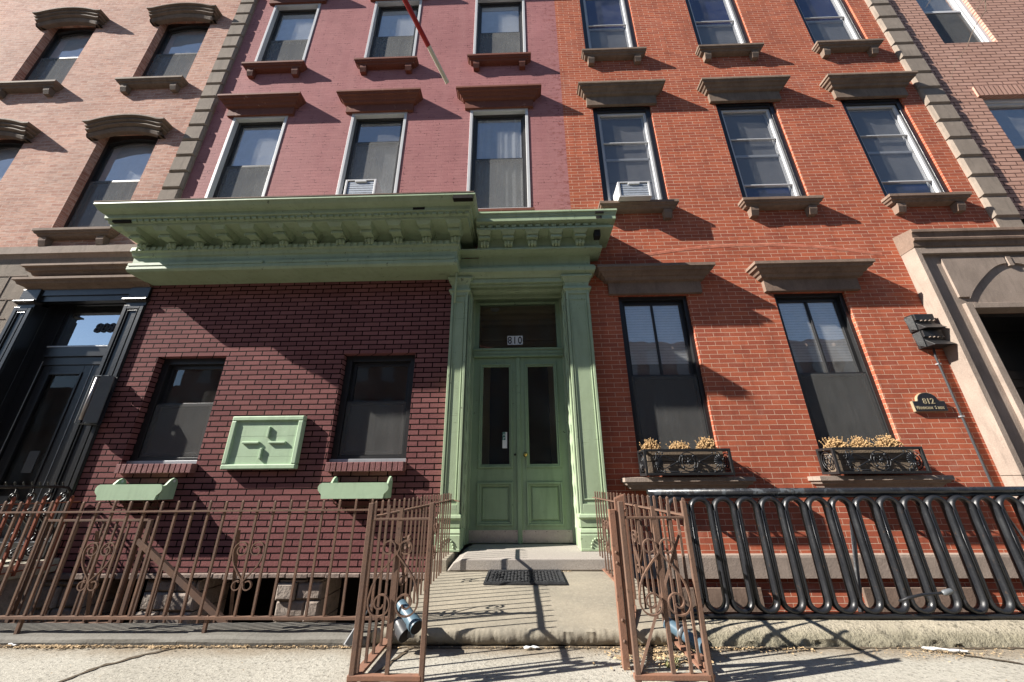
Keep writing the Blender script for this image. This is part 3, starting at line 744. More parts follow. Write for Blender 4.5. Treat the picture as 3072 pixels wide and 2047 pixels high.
# brownstone doorway
SX0, SX1 = 5.60, 8.06
sb = MB(); sb.box(SX0, 6.03, -.15, .0, .93, 4.0); sb.box(7.63, SX1, -.15, 0, .93, 4.0); sb.box(6.03, 7.63, -.15, 0, 3.01, 4.0)
sb.box(SX0, 6.03, -.20, 0, -.2, .925); sb.box(7.63, SX1, -.20, 0, -.2, .925)
sr = sb.build('door_surround', M['brownstone_light'], rd, bevel=.004)
fr = MB(); fr.box(SX0-.003, 5.665, -.205, -.148, .93, 3.96); fr.box(8.0, SX1+.003, -.205, -.148, .93, 3.96); fr.box(5.665, 8.0, -.205, -.148, 3.865, 3.96)
fr.build('frame_border', M['brownstone_light'], sr, bevel=.004)
cs = MB(); cs.box(5.935, 6.028, -.195, -.148, .93, 3.09); cs.box(7.632, 7.72, -.195, -.148, .93, 3.09); cs.box(6.028, 7.632, -.195, -.148, 3.012, 3.09)
cs.build('casing', M['brownstone_light'], sr, bevel=.006)
tp = [(5.93,3.19),(5.93,3.80),(7.73,3.80),(7.73,3.19),(7.62,3.19)]
arch = []
for i in range(13):
    a = i/12; arch.append((7.60-.72*a-.05*math.sin(a*3.14), 3.17+.53*math.sin(a*math.pi/2)**.85))
arch2 = [(13.66-x_, z_) for x_, z_ in arch]
tab = MB()
L = [(5.93,3.80)] + [(5.93,3.19)] + arch2 + [(6.80,3.71),(6.80,3.80)]
def fan(mb, pts, c, y0, y1):
    n = len(pts); vs=[(x_,y0,z_) for x_,z_ in pts]+[(x_,y1,z_) for x_,z_ in pts]
    fs=[(i,n+i,n+(i+1)%n,(i+1)%n) for i in range(n)]
    return vs, fs
for side in (1, -1):
    P = [(x_ if side > 0 else 13.66-x_, z_) for x_, z_ in [(6.06,3.19)]+arch2]
    x_out = 5.93 if side > 0 else 7.73
    for i in range(len(P)-1):
        (xa,za),(xb,zb) = P[i], P[i+1]
        tab.add([(xa,-.175,za),(xb,-.175,zb),(xb,-.175,3.80),(xa,-.175,3.80),(xa,-.148,za),(xb,-.148,zb),(xb,-.148,3.80),(xa,-.148,3.80)],
                [(0,1,2,3),(0,4,5,1),(3,2,6,7)])
    xa = P[0][0]; lo, hi = min(x_out,xa), max(x_out,xa)
    tab.box(lo, hi, -.175, -.148, 3.19, 3.80)
tab.box(6.80, 6.86, -.185, -.148, 3.66, 3.80)
tab.build('spandrel_panel', M['brownstone_light'], sr)
MB().moulding([(0,4.275),(.265,4.235),(.27,4.185),(.255,4.175),(.24,4.11),(.255,4.09),(.25,4.06),(.225,4.045),(.215,3.985),(.20,3.965),(0,3.96)], SX0-.006, SX1+.006, 0, 0).build('door_hood', M['brownstone'], sr, bevel=.004)
ed = MB().box(6.03, 7.63, .55, .6, .2, 3.01).box(6.03,6.08,.0,.55,.2,3.01).box(7.58,7.63,0,.55,.2,3.01).box(6.08,7.58,.0,.55,2.96,3.01); ed.ring(6.12,7.5,.25,2.2,.1,.52,.55); ed.ring(6.25,6.8,.45,2.1,.04,.50,.53)
dd = ed.build('entrance_door', M['blackpaint'], rd)
MB().quad(6.2, 7.45, 2.35, 2.88, .545).build('pane', M['glass_dark'], dd)
MB().box(6.06, 7.6, .535, .55, 2.22, 2.33).build('door_bar', M['blackpaint'], dd)

# quoins (between red house and right neighbour)
for i in range(16):
    z0 = 4.57 + .405*i - .405
    if z0 < 4.3: continue
    MB().cbox(7.17, 7.57, -.06, .02, z0+.012, z0+.393, .03).build('quoin', M['quoin'], rd)
MB().box(7.19, 7.55, -.03, .10, 4.28, ZT).build('quoin_strip', M['quoin'], rd)

# =================================================================== RIGHT NEIGHBOUR
tn = thing('tan_house', 'pale pinkish tan brick house with white framed windows beyond the quoins', 'house', (10.5,0,0))
TH = [(8.18,9.17,8.67,10.9),(8.20,9.18,5.0,7.20)]
wall(7.57, 14, 4.28, ZT, TH, 0, .14).build('wall', M['brick_tan'], tn)
wall(8.06, 14, -1.1, 4.28, [], 0, .14).build('lower_wall', M['brick_tan'], tn)
for a, b, c, d in TH:
    w = MB().ring(a, b, c, d, .07, .05, .14).build('window', M['white'], tn, bevel=.004)
    MB().ring(a+.07, b-.07, c+.07, d-.07, .05, .08, .13).box(a+.12, b-.12, .085, .125, (c+d)/2-.03, (c+d)/2+.03).build('sash', M['white'], w, bevel=.003)
    MB().quad(a+.12, b-.12, (c+d)/2+.03, d-.12, .115).build('pane', M['glass_sky'], w)
    MB().quad(a+.12, b-.12, c+.12, (c+d)/2-.03, .105).build('pane', M['glass'], w)
    MB().quad(a+.10, b-.10, c+.10, (c+d)/2, .095).build('screen', M['screen_dark'], w)
    sheer(w, a, b, c, d, .17, M['blind_grey'])
    MB().box(a-.06, b+.06, -.035, .05, d-.002, d+.23).build('soldier_course', M['brick_soldier'], tn)
interior(tn, 7.57, 14, [4.2, 8.0], ZT)

# =================================================================== LEFT NEIGHBOUR
lf = thing('rose_house', 'weathered rosy brick row house with arched brownstone hoods and black doorway', 'house', (-9,0,0))
LW2 = [(-7.65,-6.53),(-10.15,-9.05)]
holes = [(a,b,4.74,7.02) for a,b in LW2] + [(a,b,8.28,10.38) for a,b in LW2]
wall(-14, -5.67, 4.42, ZT, holes, 0, .20).build('upper_wall', M['brick_rose'], lf)
LD = (-7.40,-5.49,.12,3.70)
wall(-14, -5.52, -.3, 4.44, [LD], -.005, .30).build('stone_base', M['brownstone_grey'], lf)
interior(lf, -14, -5.67, [.1, 4.2, 7.8], ZT)
def arched(mb, xc, half, z, rise, w, d0, d1, n=16):
    pts = [(xc-half+2*half*i/n, z+rise*(1-((i/n)*2-1)**2)) for i in range(n+1)]
    for i in range(n):
        (xa,za),(xb,zb) = pts[i], pts[i+1]
        mb.add([(xa,d0,za),(xb,d0,zb),(xb,d0,zb+w),(xa,d0,za+w),(xa,d1,za),(xb,d1,zb),(xb,d1,zb+w),(xa,d1,za+w)], [(0,1,2,3),(0,4,5,1),(3,2,6,7),(1,5,6,2),(0,3,7,4)])
def hood(parent, xc, ztop, zend):
    """segmental label mould: profile swept along a shallow arch with level shoulders"""
    prof = [(.0,0),(.19,-.004),(.20,-.02),(.20,-.045),(.142,-.078),(.165,-.090),(.165,-.112),(.115,-.145),(.142,-.158),(.142,-.178),(.082,-.215),(.10,-.228),(.10,-.248),(.075,-.30),(0,-.30)]
    st = []; half = .75; n = len(prof); vs = []; fs = []
    for i in range(33):
        s_ = i/32*2-1; x_ = s_*half
        rise = (1-(abs(s_)/.84)**2)*.13 if abs(s_) < .84 else 0
        st.append((x_, rise))
    for k, (x_, r_) in enumerate(st):
        for p_, z_ in prof:
            e = (.20-p_)*(1 if k == 0 else -1 if k == len(st)-1 else 0)
            vs.append((xc+x_+e, -p_, ztop-.13+r_+z_))
    for k in range(len(st)-1):
        for q in range(n-1): fs.append((k*n+q+1,(k+1)*n+q+1,(k+1)*n+q,k*n+q))
    for k, sg in ((0,1),(len(st)-1,-1)):
        b0 = len(vs)
        for p_, z_ in prof: vs.append((xc+st[k][0]+(.20-p_)*sg, .0, ztop-.13+z_))
        for q in range(n-1): fs.append((k*n+q, k*n+q+1, b0+q+1, b0+q))
    return MB().add(vs, fs).build('window_hood', M['brownstone_dark'], parent)
def window_arched(parent, x0, x1, z0, z1, zs, blinds):
    xc = (x0+x1)/2
    w = MB().ring(x0, x1, z0, z1, .055, .12, .21, .05)
    arched(w, xc, (x1-x0)/2-.055, zs-.06, .11, .20, .11, .19)
    w = w.build('window', M['blackframe'], parent)
    a, c, d = x0+.055, x1-.055, z0+.055; mid = (z0+z1)/2+.05
    s_ = MB(); s_.box(a, a+.05, .155, .185, mid, zs-.0); s_.box(c-.05, c, .155, .185, mid, zs-.0); s_.box(a+.05, c-.05, .155, .185, mid-.02, mid+.02)
    arched(s_, xc, (c-a)/2-.05, zs-.10, .10, .05, .155, .185); s_.build('sash', M['bronze'], w)
    MB().box(a+.05, c-.05, .148, .154, mid-.012, mid+.010).build('meeting_rail', M['alu'], w)
    MB().ring(a, c, d, mid+.02, .05, .125, .153, .04, .06).build('sash', M['blackframe'], w)
    MB().quad(a+.05, c-.05, mid+.02, z1-.02, .17).build('pane', M['glass_sky'], w)
    MB().quad(a+.05, c-.05, d+.06, mid-.02, .14).build('pane', M['glass'], w)
    MB().quad(a+.02, c-.02, d+.02, mid, .121).build('screen', M['screen'], w)
    sheer(w, a, c, mid, z1, .19, M[blinds[0]]); sheer(w, a, c, d, mid-.003, .195, M[blinds[1]])
    return w
for i, (a, b) in enumerate(LW2):
    xc = (a+b)/2
    window_arched(lf, a, b, 4.74, 7.02, 6.88, ('blind','blind_dark')); window_arched(lf, a, b, 8.28, 10.38, 10.25, ('blind','blind_grey'))
    hood(lf, xc, 7.21, 0); hood(lf, xc, 10.55, 0)
    sill(lf, xc, .64, 4.73, M['brownstone']); sill(lf, xc, .66, 8.27, M['brownstone_dark'])
# belt courses, door hood
MB().moulding([(0,4.445),(.065,4.44),(.065,4.31),(.04,4.30),(0,4.24)], -14, -5.55, 0, 0).build('belt_course', M['brownstone_light'], lf)
MB().moulding([(0,4.03),(.24,4.0),(.245,3.965),(.21,3.955),(.195,3.91),(.16,3.90),(.14,3.86),(.06,3.83),(0,3.83)], -7.25, -5.58, 1, .1, .05).build('door_hood', M['brownstone'], lf)
MB().moulding([(0,3.85),(.20,3.80),(.205,3.76),(.17,3.745),(.155,3.71),(.10,3.69),(.06,3.66),(0,3.655)], -7.40, -5.52, .9, .1, .05).build('door_cornice', M['brownstone'], lf)
jm = MB()
for z in (3.94,3.53,3.21,2.6): jm.box(-14, -7.62, -.012, -.004, z-.006, z+.006)
jm.box(-7.9,-7.888,-.012,-.004,3.53,3.94).box(-7.75,-7.738,-.012,-.004,3.21,3.53)
jm.build('stone_joints', M['brownstone_dark'], lf)
for i in range(20):
    z0 = 5.56 + .3667*i - .3667*4
    if z0 < 4.4: continue
    MB().cbox(-6.02, -5.675, -.065, .0, z0+.010, z0+.357, .028).build('quoin', M['quoin'], lf)
MB().box(-6.0, -5.69, -.03, .0, 4.45, ZT).build('quoin_strip', M['quoin'], lf)
# black entrance
def bpil(x0, x1):
    p = MB().box(x0, x1, -.06, .1, .1, 3.42).build('pilaster', M['blackpaint'], lf, bevel=.004)
    MB().ring(x0, x1, .1, 3.36, .055, -.08, -.058, .06, .2).build('stile', M['blackpaint'], p, bevel=.004)
    MB().ring(x0+.075, x1-.075, .4, 3.28, .012, -.075, -.058).build('panel_moulding', M['blackpaint'], p, bevel=.003)
    MB().moulding([(.08,3.47),(.115,3.465),(.12,3.44),(.09,3.425),(.07,3.41)], x0, x1, .5, .5, .06).build('capital_band', M['blackpaint'], p, bevel=.003)
    MB().box(x0, x1, -.075, .1, 3.465, 3.655).build('capital', M['blackpaint'], p, bevel=.004)
bpil(-5.79, -5.49); bpil(-7.45, -7.18)
bh = MB().box(-7.18, -5.79, -.05, .06, 3.56, 3.655).box(-7.18,-5.79,-.03,.06,3.47,3.56).build('head_board', M['blackpaint'], lf)
DY2 = .20
bd = MB()
bd.box(-7.5,-7.18,.1,.30,.1,3.7).box(-5.49,-5.40,.1,.30,.1,3.7).box(-7.18,-5.49,.1,.30,3.58,3.66)
bd.box(-7.18,-6.98,DY2-.02,DY2+.05,.12,3.58)
bd.ring(-6.98, -5.49, 2.83, 3.58, .05, DY2, DY2+.05, .06, .02).box(-6.98, -5.49, DY2-.05, DY2+.05, 2.66, 2.828).box(-6.98,-5.49,DY2-.02,DY2+.05,2.54,2.66)
bd.ring(-6.96, -6.225, .12, 2.54, .12, DY2, DY2+.05, .12, .3).ring(-6.215, -5.5, .12, 2.54, .12, DY2, DY2+.05, .12, .3)
bd.ring(-6.85, -6.335, .41, 2.43, .03, DY2-.012, DY2+.02)
bdo = bd.build('entrance_door', M['blackpaint'], lf, bevel=.003)
MB().box(-6.98, -5.49, DY2-.056, DY2-.05, 2.806, 2.824).box(-6.223,-6.217,DY2-.006,DY2,.14,2.53).box(-6.985,-6.979,DY2-.026,DY2-.02,.14,2.6).build('edge_highlight', M['alu'], bdo)  # pale strips paint sunlit highlights along the black door's edges
MB().quad(-6.93, -5.54, 2.85, 3.52, DY2+.02).build('pane', M['glass_mirror'], bdo); MB().quad(-6.84, -6.345, .42, 2.42, DY2+.03).build('pane', M['glass_dark'], bdo)
MB().quad(-6.095, -5.62, .42, 2.42, DY2+.03).build('pane', M['glass_dark'], bdo)
MB().box(-6.95,-5.5,DY2+.25,DY2+.26,2.75,3.6).build('transom_dim_sheet', M['wood'], bdo)  # brown sheet stands in for the dim reflection across the transom
MB().box(-6.64,-6.50,DY2+.026,DY2+.034,1.06,1.34).box(-6.80,-6.66,DY2+.026,DY2+.034,.62,.78).build('door_notice', M['lampdark'], bdo)
nb = text('808', .20, -6.315, 3.065, DY2+.012, .006, .18, 'CENTER', 1.0, .006); nb.build('door_number', M['ink'], bdo)

# =================================================================== GROUND
structure(MB().box(-40, 40, -3.6, -2.16, -.25, 0).build('sidewalk', M['sidewalk']))
structure(MB().add([(-300,-300,-.16),(300,-300,-.16),(300,-3.6,-.16),(-300,-3.6,-.16)], [(0,1,2,3)]).build('road', M['asphalt']))
structure(MB().box(-40, 40, -3.75, -3.6, -.25, .006).build('kerb', M['granite'], bevel=.015))
structure(MB().box(-14, 14, -2.05, .95, -1.3, -1.1).build('areaway_floor', M['dirt']))
structure(MB().box(-14, 14, -2.16, -2.02, -1.3, -.06).build('areaway_wall', M['rubble']))
# curb stones left
def curbstone(x0, x1, yf, yb, zt, label, seed, mat='bluestone', slant=0):
    rnd = random.Random(seed); nx = max(6, int((x1-x0)/.035)); vs=[]; fs=[]
    prof = [(yb,-.06),(yb,zt),((yb+yf)/2,zt+.002),(yf+.02,zt-.002),(yf,zt-.012),(yf-.004,zt*.4),(yf,-.01)]
    n=len(prof)
    for i in range(nx+1):
        t_=i/nx; x_=x0+(x1-x0)*t_
        for j,(y_,z_) in enumerate(prof):
            q = mnoise.noise(Vector((x_*3+seed, j*.9, 0)))*.008; q2 = mnoise.noise(Vector((x_*2.2, j*1.3+seed, 4)))*.012
            vs.append((x_+slant*(y_-yb)*(1 if i in (0,nx) else 0), y_+q2*(.6 if j else 0), z_+q*(1 if 0<j<n-1 else 0)))
    for i in range(nx):
        for j in range(n-1): fs.append((i*n+j,i*n+j+1,(i+1)*n+j+1,(i+1)*n+j))
    fs.append(tuple(range(n))[::-1]); fs.append(tuple(nx*n+j for j in range(n)))
    return tag(MB().add(vs, fs).build('curbstone', M[mat], loc=((x0+x1)/2,(yf+yb)/2,0)), label, 'curbstone')
curbstone(-5.5, -2.06, -2.17, -1.93, .040, 'long grey curbstone with a dark chip under the brown picket fence', 1)
curbstone(-2.05, -.93, -2.178, -1.93, .046, 'short grey curbstone between the cracked joint and the stone landing', 2)
# rough concrete curb right
rnd = random.Random(5)
vs=[]; fs=[]; X0,X1=.97,7.0; nx=420
prof=[(-1.87,-.2),(-1.87,.088),(-1.94,.090),(-2.02,.088),(-2.07,.084),(-2.11,.072),(-2.135,.05),(-2.15,.03),(-2.155,.012),(-2.16,-.02)]
n=len(prof)
for i in range(nx+1):
    x_=X0+(X1-X0)*i/nx
    for j,(y_,z_) in enumerate(prof):
        k_=max(0,(j-3))/6
        a=mnoise.noise(Vector((x_*9,j*.8,1)))*.022*k_+mnoise.noise(Vector((x_*28,j*2.2,7)))*.012*k_+mnoise.noise(Vector((x_*2.2,3,j*.1)))*.02*k_
        b=mnoise.noise(Vector((x_*12,j*1.1,3)))*.012*k_+mnoise.noise(Vector((x_*3,j*.3,9)))*.004
        cut=.05 if (2.84<x_<3.3 and j>6) else 0
        vs.append((x_,y_+a+cut,z_+b))
for i in range(nx):
    for j in range(n-1): fs.append((i*n+j,i*n+j+1,(i+1)*n+j+1,(i+1)*n+j))
fs.append(tuple(range(n))[::-1])
tag(MB().add(vs,fs).build('concrete_curb', M['curb_rough'], loc=(3,-2,0), smooth=True, auto=50), 'pale crumbling concrete curb under the black iron railing', 'curb')

# joints and cracks filled with dirt
def ribbon(mb, pts, w, z, seed):
    rnd = random.Random(seed); out=[]
    for (xa,ya),(xb,yb) in zip(pts[:-1],pts[1:]):
        L=math.hypot(xb-xa,yb-ya); n=max(2,int(L/.03))
        for i in range(n): out.append((xa+(xb-xa)*i/n, ya+(yb-ya)*i/n))
    out.append(pts[-1]); vs=[]; fs=[]
    for i,(x_,y_) in enumerate(out):
        x2,y2=out[min(i+1,len(out)-1)]; x1,y1=out[max(i-1,0)]; d=math.hypot(x2-x1,y2-y1) or 1
        nx_,ny_=-(y2-y1)/d,(x2-x1)/d; ww=w*rnd.uniform(.45,1.25); o_=rnd.uniform(-.3,.3)*w
        vs+=[(x_+nx_*(ww/2+o_),y_+ny_*(ww/2+o_),z),(x_-nx_*(ww/2-o_),y_-ny_*(ww/2-o_),z)]
    for i in range(len(out)-1): fs.append((2*i,2*i+1,2*i+3,2*i+2))
    mb.add(vs,fs)
ck=MB()
ribbon(ck,[(-2.02,-2.19),(-2.12,-2.30),(-2.22,-2.45),(-2.25,-2.75),(-2.3,-3.2)],.030,.004,1)
ribbon(ck,[(-.66,-2.20),(-.72,-2.42),(-.80,-2.75),(-.86,-3.0)],.020,.0045,2)
ribbon(ck,[(-6,-2.185),(-.95,-2.19)],.04,.0035,3)
ribbon(ck,[(-.9,-2.19),(.95,-2.185)],.03,.003,4)
ribbon(ck,[(1.0,-2.185),(5,-2.17)],.025,.0035,5)
ribbon(ck,[(2.18,-2.20),(2.35,-2.28),(2.50,-2.36),(2.62,-2.50),(2.75,-2.8)],.020,.005,6)
structure(ck.build('sidewalk_joints', M['dirt']))

# ------------------------------------------------------------------ stoop of the green door
st = thing('stone_stoop', 'worn stone landing with granite step before the green doors', 'stoop', (0,-1.2,0))
nx,ny=40,30; vs=[]; fs=[]; mb=MB()
lx0,lx1=-.90,.985; ly0,ly1=-2.155,-.60
top=[]
for i in range(nx+1):
    for j in range(ny+1):
        x_=lx0+(lx1-lx0)*i/nx; y_=ly0+(ly1-ly0)*j/ny
        vs.append((x_,y_,.081+mnoise.noise(Vector((x_*2,y_*2,0)))*.003))
for i in range(nx):
    for j in range(ny): fs.append((i*(ny+1)+j,(i+1)*(ny+1)+j,(i+1)*(ny+1)+j+1,i*(ny+1)+j+1))
mb.add(vs,fs)
vs=[]; fs=[]
K=260; rows=[(0,.081),(-.012,.072),(-.018,.05),(-.014,.02),(.004,.002)]
for i in range(K+1):
    x_=lx0+(lx1-lx0)*i/K
    for j,(dy,z_) in enumerate(rows):
        if j==0: dy=.0
        q=mnoise.noise(Vector((x_*14,j*1.7,2)))*.010*(j>0)+mnoise.noise(Vector((x_*45,j*3,5)))*.005*(j>0)
        vs.append((x_,ly0+dy+q,z_+(mnoise.noise(Vector((x_*2,ly0*2,0)))*.003 if j==0 else 0)))
n=len(rows)
for i in range(K):
    for j in range(n-1): fs.append((i*n+j,(i*n+j+1),((i+1)*n+j+1),((i+1)*n+j)))
mb.add(vs,fs)
mb.add([(lx0,ly0,.081),(lx0,ly1,.081),(lx0,ly1,-.06),(lx0,ly0,-.0)],[(0,1,2,3)]).add([(lx1,ly0,.081),(lx1,ly1,.081),(lx1,ly1,-.06),(lx1,ly0,.0)],[(3,2,1,0)])
mb.build('landing', M['landing'], st, smooth=True, auto=55)
MB().box(-.84,.95,-2.05,-.6,-1.1,.0).build('landing_base', M['rubble'], st)
mb=MB(); prof=[(-.76,.085),(-.70,.16),(-.62,.192),(.88,.192),(.93,.17),(.93,.085)]
n=len(prof); vs=[(x_,-.625,z_) for x_,z_ in prof]+[(x_,.50,z_) for x_,z_ in prof]
mb.add(vs,[tuple(range(n)),tuple(range(n,2*n))[::-1]]+[(i,n+i,n+(i+1)%n,(i+1)%n) for i in range(n)])
mb.build('granite_step', M['granite'], st, bevel=.012)
MB().box(-.95,-.76,-.62,.05,-.1,.188).build('step_cheek', M['landing'], st, bevel=.01)

# doormat
mb=MB().box(-.350,.350,-1.155,-.635,.087,.096)
mm=tag(mb.build('doormat', M['mat'], loc=(0,-.9,.084)), 'black rubber lattice doormat on the stone landing', 'doormat')
g=MB()
for i in range(-9,10):
    x_=i*.062
    for s_ in (1,-1):
        a=Vector((x_-s_*.19,-1.09,.099)); b=Vector((x_+s_*.19,-.70,.099))
        def clip(p,q):
            lim=.275
            d=q-p; t0,t1=0,1
            for sgn in (1,-1):
                if abs(d.x)>1e-6:
                    tt=(sgn*lim-p.x)/d.x
                    if d.x*sgn>0: t1=min(t1,tt)
                    else: t0=max(t0,tt)
            return (p+d*t0,p+d*t1) if t1>t0+.02 else None
        c=clip(a,b)
        if c: g.obar(c[0],c[1],.014,.006)
for x_ in (-.335,-.29,.29,.335): g.box(x_-.008,x_+.008,-1.145,-.645,.096,.103)
for y_ in (-1.14,-1.10,-.69,-.65): g.box(-.343,.343,y_-.008,y_+.008,.0955,.1025)
for i in range(28): g.box(-.33+i*.0245-.004,-.33+i*.0245+.004,-1.13,-1.105,.096,.101).box(-.33+i*.0245-.004,-.33+i*.0245+.004,-.685,-.66,.096,.101)
g.build('lattice', M['mat'], mm)

# =================================================================== IRON FENCES
def spiral(cx, cy, r0, r1, a0, a1, n=18):
    return [(cx+(r0+(r1-r0)*i/n)*math.cos(a0+(a1-a0)*i/n), cy+(r0+(r1-r0)*i/n)*math.sin(a0+(a1-a0)*i/n)) for i in range(n+1)]
def smooth(pts, k=2):
    for _ in range(k):
        q=[pts[0]]
        for a,b in zip(pts[:-1],pts[1:]): q+=[tuple(i*.75+j*.25 for i,j in zip(a,b)),tuple(i*.25+j*.75 for i,j in zip(a,b))]
        q.append(pts[-1]); pts=q
    return pts
def heart_paths():
    """unit heart: half width .10, spans z from -.13 (foot curls) to .13"""
    top = spiral(.050,.075,.012,.050,math.pi*2.9,0,34)   # inner curl out to the right side
    side = [(.100,.055),(.086,.0),(.052,-.045),(.012,-.088)]
    foot = [(.0,-.102),(.010,-.122)] + spiral(.036,-.122,.028,.022,math.pi*1.05,math.pi*2.75,14)
    half = smooth(top+side+foot,1)
    return half
HP = heart_paths()
def heart(mb, org, ux, scale, flip=1, r=.0045, w=.010):
    """org = centre, ux = horizontal direction of the panel plane"""
    o=Vector(org); u=Vector(ux).normalized(); nrm=u.cross(Vector((0,0,1)))
    for s_ in (1,-1):
        mb.tube([o+u*(s_*p[0]*scale)+Vector((0,0,1))*(p[1]*scale*flip) for p in HP], r, 4, ref=tuple(nrm), rb=w)
def picket_run(mb, p0, p1, n, z0, z1, w, lo=None):
    p0=Vector(p0); p1=Vector(p1)
    for i in range(n):
        q=p0+(p1-p0)*(i/(n-1)); mb.picket(q.x+random.uniform(-.002,.002), q.y, z0, z1+random.uniform(-.006,.004), w)

# front picket fence (left)
ff = thing('picket_fence', 'long rust brown picket fence with two hearts along the sidewalk', 'fence', (-3,-2.115,0))
FY=-2.115
mb=MB(); x_=-6.3
xs=[-1.34-.1108*i for i in range(46)]+[-1.23,-1.12,-1.01,-.90]
for x_ in xs: mb.picket(x_,FY,.132,.787+random.uniform(-.005,.005),.0130)
mb.build('pickets', M['rust'], ff)
MB().obar((-6.4,FY,.715),(-.80,FY,.722),.030,.010).build('top_rail', M['rust'], ff)
MB().obar((-6.4,FY,.127),(-.80,FY,.122),.032,.014).build('bottom_rail', M['rust'], ff)
for x_ in (-3.12,-1.95,-4.6): MB().picket(x_+.0,FY+.0,.03,.135,.018).build('foot', M['rust'], ff)
h=MB(); heart(h,(-2.775,FY,.415),(1,0,0),1.0); h.build('heart_scroll', M['rust'], ff)
h=MB(); heart(h,(-1.780,FY,.415),(1,0,0),1.0); h.build('heart_scroll', M['rust'], ff)
for x_ in (-2.9,-1.93): MB().obar((x_+.03,FY+.03,.60),(x_-.02,FY+.22,.02),.018,.008).build('stay', M['rust'], ff)

# side fence left of the landing
SXL=-.805
sf = thing('picket_fence', 'rust brown picket side fence on the left edge of the stone landing', 'fence', (SXL,-1.4,0))
mb=MB()
for i in range(22):
    y_=-.36-i*.107; mb.picket(SXL+random.uniform(-.003,.003),y_,.035,.79+random.uniform(-.006,.006),.0128)
mb.build('pickets', M['rust'], sf)
MB().obar((SXL-.005,-.26,.717),(SXL+.01,-2.66,.717),.036,.009).build('top_rail', M['rust'], sf)
MB().obar((SXL,-.30,.025),(SXL,-2.66,.035),.046,.016).build('bottom_rail', M['rust_bright'], sf)
for y_ in (-1.05,-1.95):
    h=MB(); heart(h,(SXL,y_,.42),(0,1,0),1.05); h.build('heart_scroll', M['rust'], sf)
MB().obar((SXL,-.26,.717),(SXL+.09,-.30,.70),.02,.01).build('wall_hook', M['rust'], sf)

# gate end panel left: short return at the sidewalk, with inverted heart
def end_panel(name, label, x0, x1, y, mats, loc, brace=False):
    g=thing(name,label,'fence panel',loc)
    p=MB(); p.box(x0-.013,x0+.013,y-.013,y+.013,0,.785).build('post', M[mats], g, bevel=.003)
    MB().box(x1-.012,x1+.012,y-.012,y+.012,0,.785).build('post', M[mats], g, bevel=.003)
    xm=(x0+x1)/2
    k=MB(); k.box(xm-.009,xm+.009,y-.008,y+.008,.045,.76); k.box(xm-.075,xm-.061,y-.006,y+.006,.70,.775) if not brace else k.box(xm-.09,xm-.076,y-.006,y+.006,.58,.77)
    if brace: k.box(xm+.075,xm+.089,y-.006,y+.006,.05,.77)
    k.build('bars', M[mats], g)
    MB().box(x0,x1,y-.010,y+.010,.700,.712).build('top_rail', M[mats], g, bevel=.002)
    MB().box(x0-.02,x1+.0,y-.014,y+.014,.030,.054).build('bottom_rail', M['rust_bright'], g, bevel=.004)
    h=MB(); heart(h,(xm,y-.012,.425),(1,0,0),1.22,-1,.005,.010); h.build('heart_scroll', M[mats], g)
    return g
end_panel('fence_panel','narrow rust brown end panel with inverted heart left of the landing',SXL-.005,-.485,-2.65,'rust',(-.65,-2.65,0))
gR=end_panel('fence_panel','narrow rust brown end panel with slanting brace right of the landing',.515,.845,-2.63,'rust',(.68,-2.63,0),True)
MB().obar((.835,-2.56,.64),(.57,-2.46,.0),.038,.012).build('brace', M['rust'], gR)

# side fence right of the landing
SF=[(.765,-.50),(.855,-2.61)]
rf = thing('picket_fence', 'rust brown picket side fence between landing and black iron railing', 'fence', (.81,-1.5,0))
mb=MB()
for i in range(21):
    t_=i/20; y_=SF[0][1]+(SF[1][1]-SF[0][1])*t_; x_=SF[0][0]+(SF[1][0]-SF[0][0])*t_
    mb.picket(x_,y_,.10-.06*t_,.80,.0125)
mb.build('pickets', M['rust'], rf)
MB().obar((.76,-.42,.735),(.855,-2.63,.715),.030,.009).build('top_rail', M['rust'], rf)
MB().obar((.765,-.47,.105),(.858,-2.61,.035),.036,.014).build('bottom_rail', M['rust_bright'], rf)
for y_ in (-.85,-1.75):
    h=MB(); t_=(y_-SF[0][1])/(SF[1][1]-SF[0][1]); heart(h,(SF[0][0]+.09*t_,y_,.43),(.043,-1,0),1.0); h.build('heart_scroll', M['rust'], rf)
for y_ in (-2.47,-2.55): MB().box(.848,.885,y_-.02,y_+.02,.05,.07).build('bracket', M['rust_bright'], rf)

# open gate leaf folded back on the right
gl = thing('iron_gate', 'open orange rust gate leaf folded back beside the right end panel', 'gate', (.55,-2.3,0))
gp=Vector((.535,-2.44,0)); gq=Vector((.735,-1.80,0))
mb=MB()
for i in range(6):
    q=gp+(gq-gp)*(i/5); mb.picket(q.x,q.y,.06+.04*i/5,.80,.015)
mb.build('pickets', M['rust_bright'], gl)
MB().obar(gp+Vector((0,0,.70)),gq+Vector((0,0,.70)),.028,.010).build('top_rail', M['rust_bright'], gl)
MB().obar(gp+Vector((0,0,.07)),gq+Vector((0,0,.10)),.028,.014).build('bottom_rail', M['rust_bright'], gl)
h=MB(); q=(gp+gq)/2; heart(h,(q.x,q.y,.42),tuple(gq-gp),1.0); h.build('heart_scroll', M['rust_bright'], gl)
c=MB(); c.box(.488,.522,-2.458,-2.448,.0,.735).box(.488,.494,-2.448,-2.42,.0,.735).box(.516,.522,-2.448,-2.42,0,.735).build('hinge_channel', M['rust_bright'], gl, bevel=.002)
r=MB()
for z in (.12,.21,.47,.52): r.sphere((.505,-2.460,z),.008,8,5)
r.build('rivets', M['rust'], gl, smooth=True)

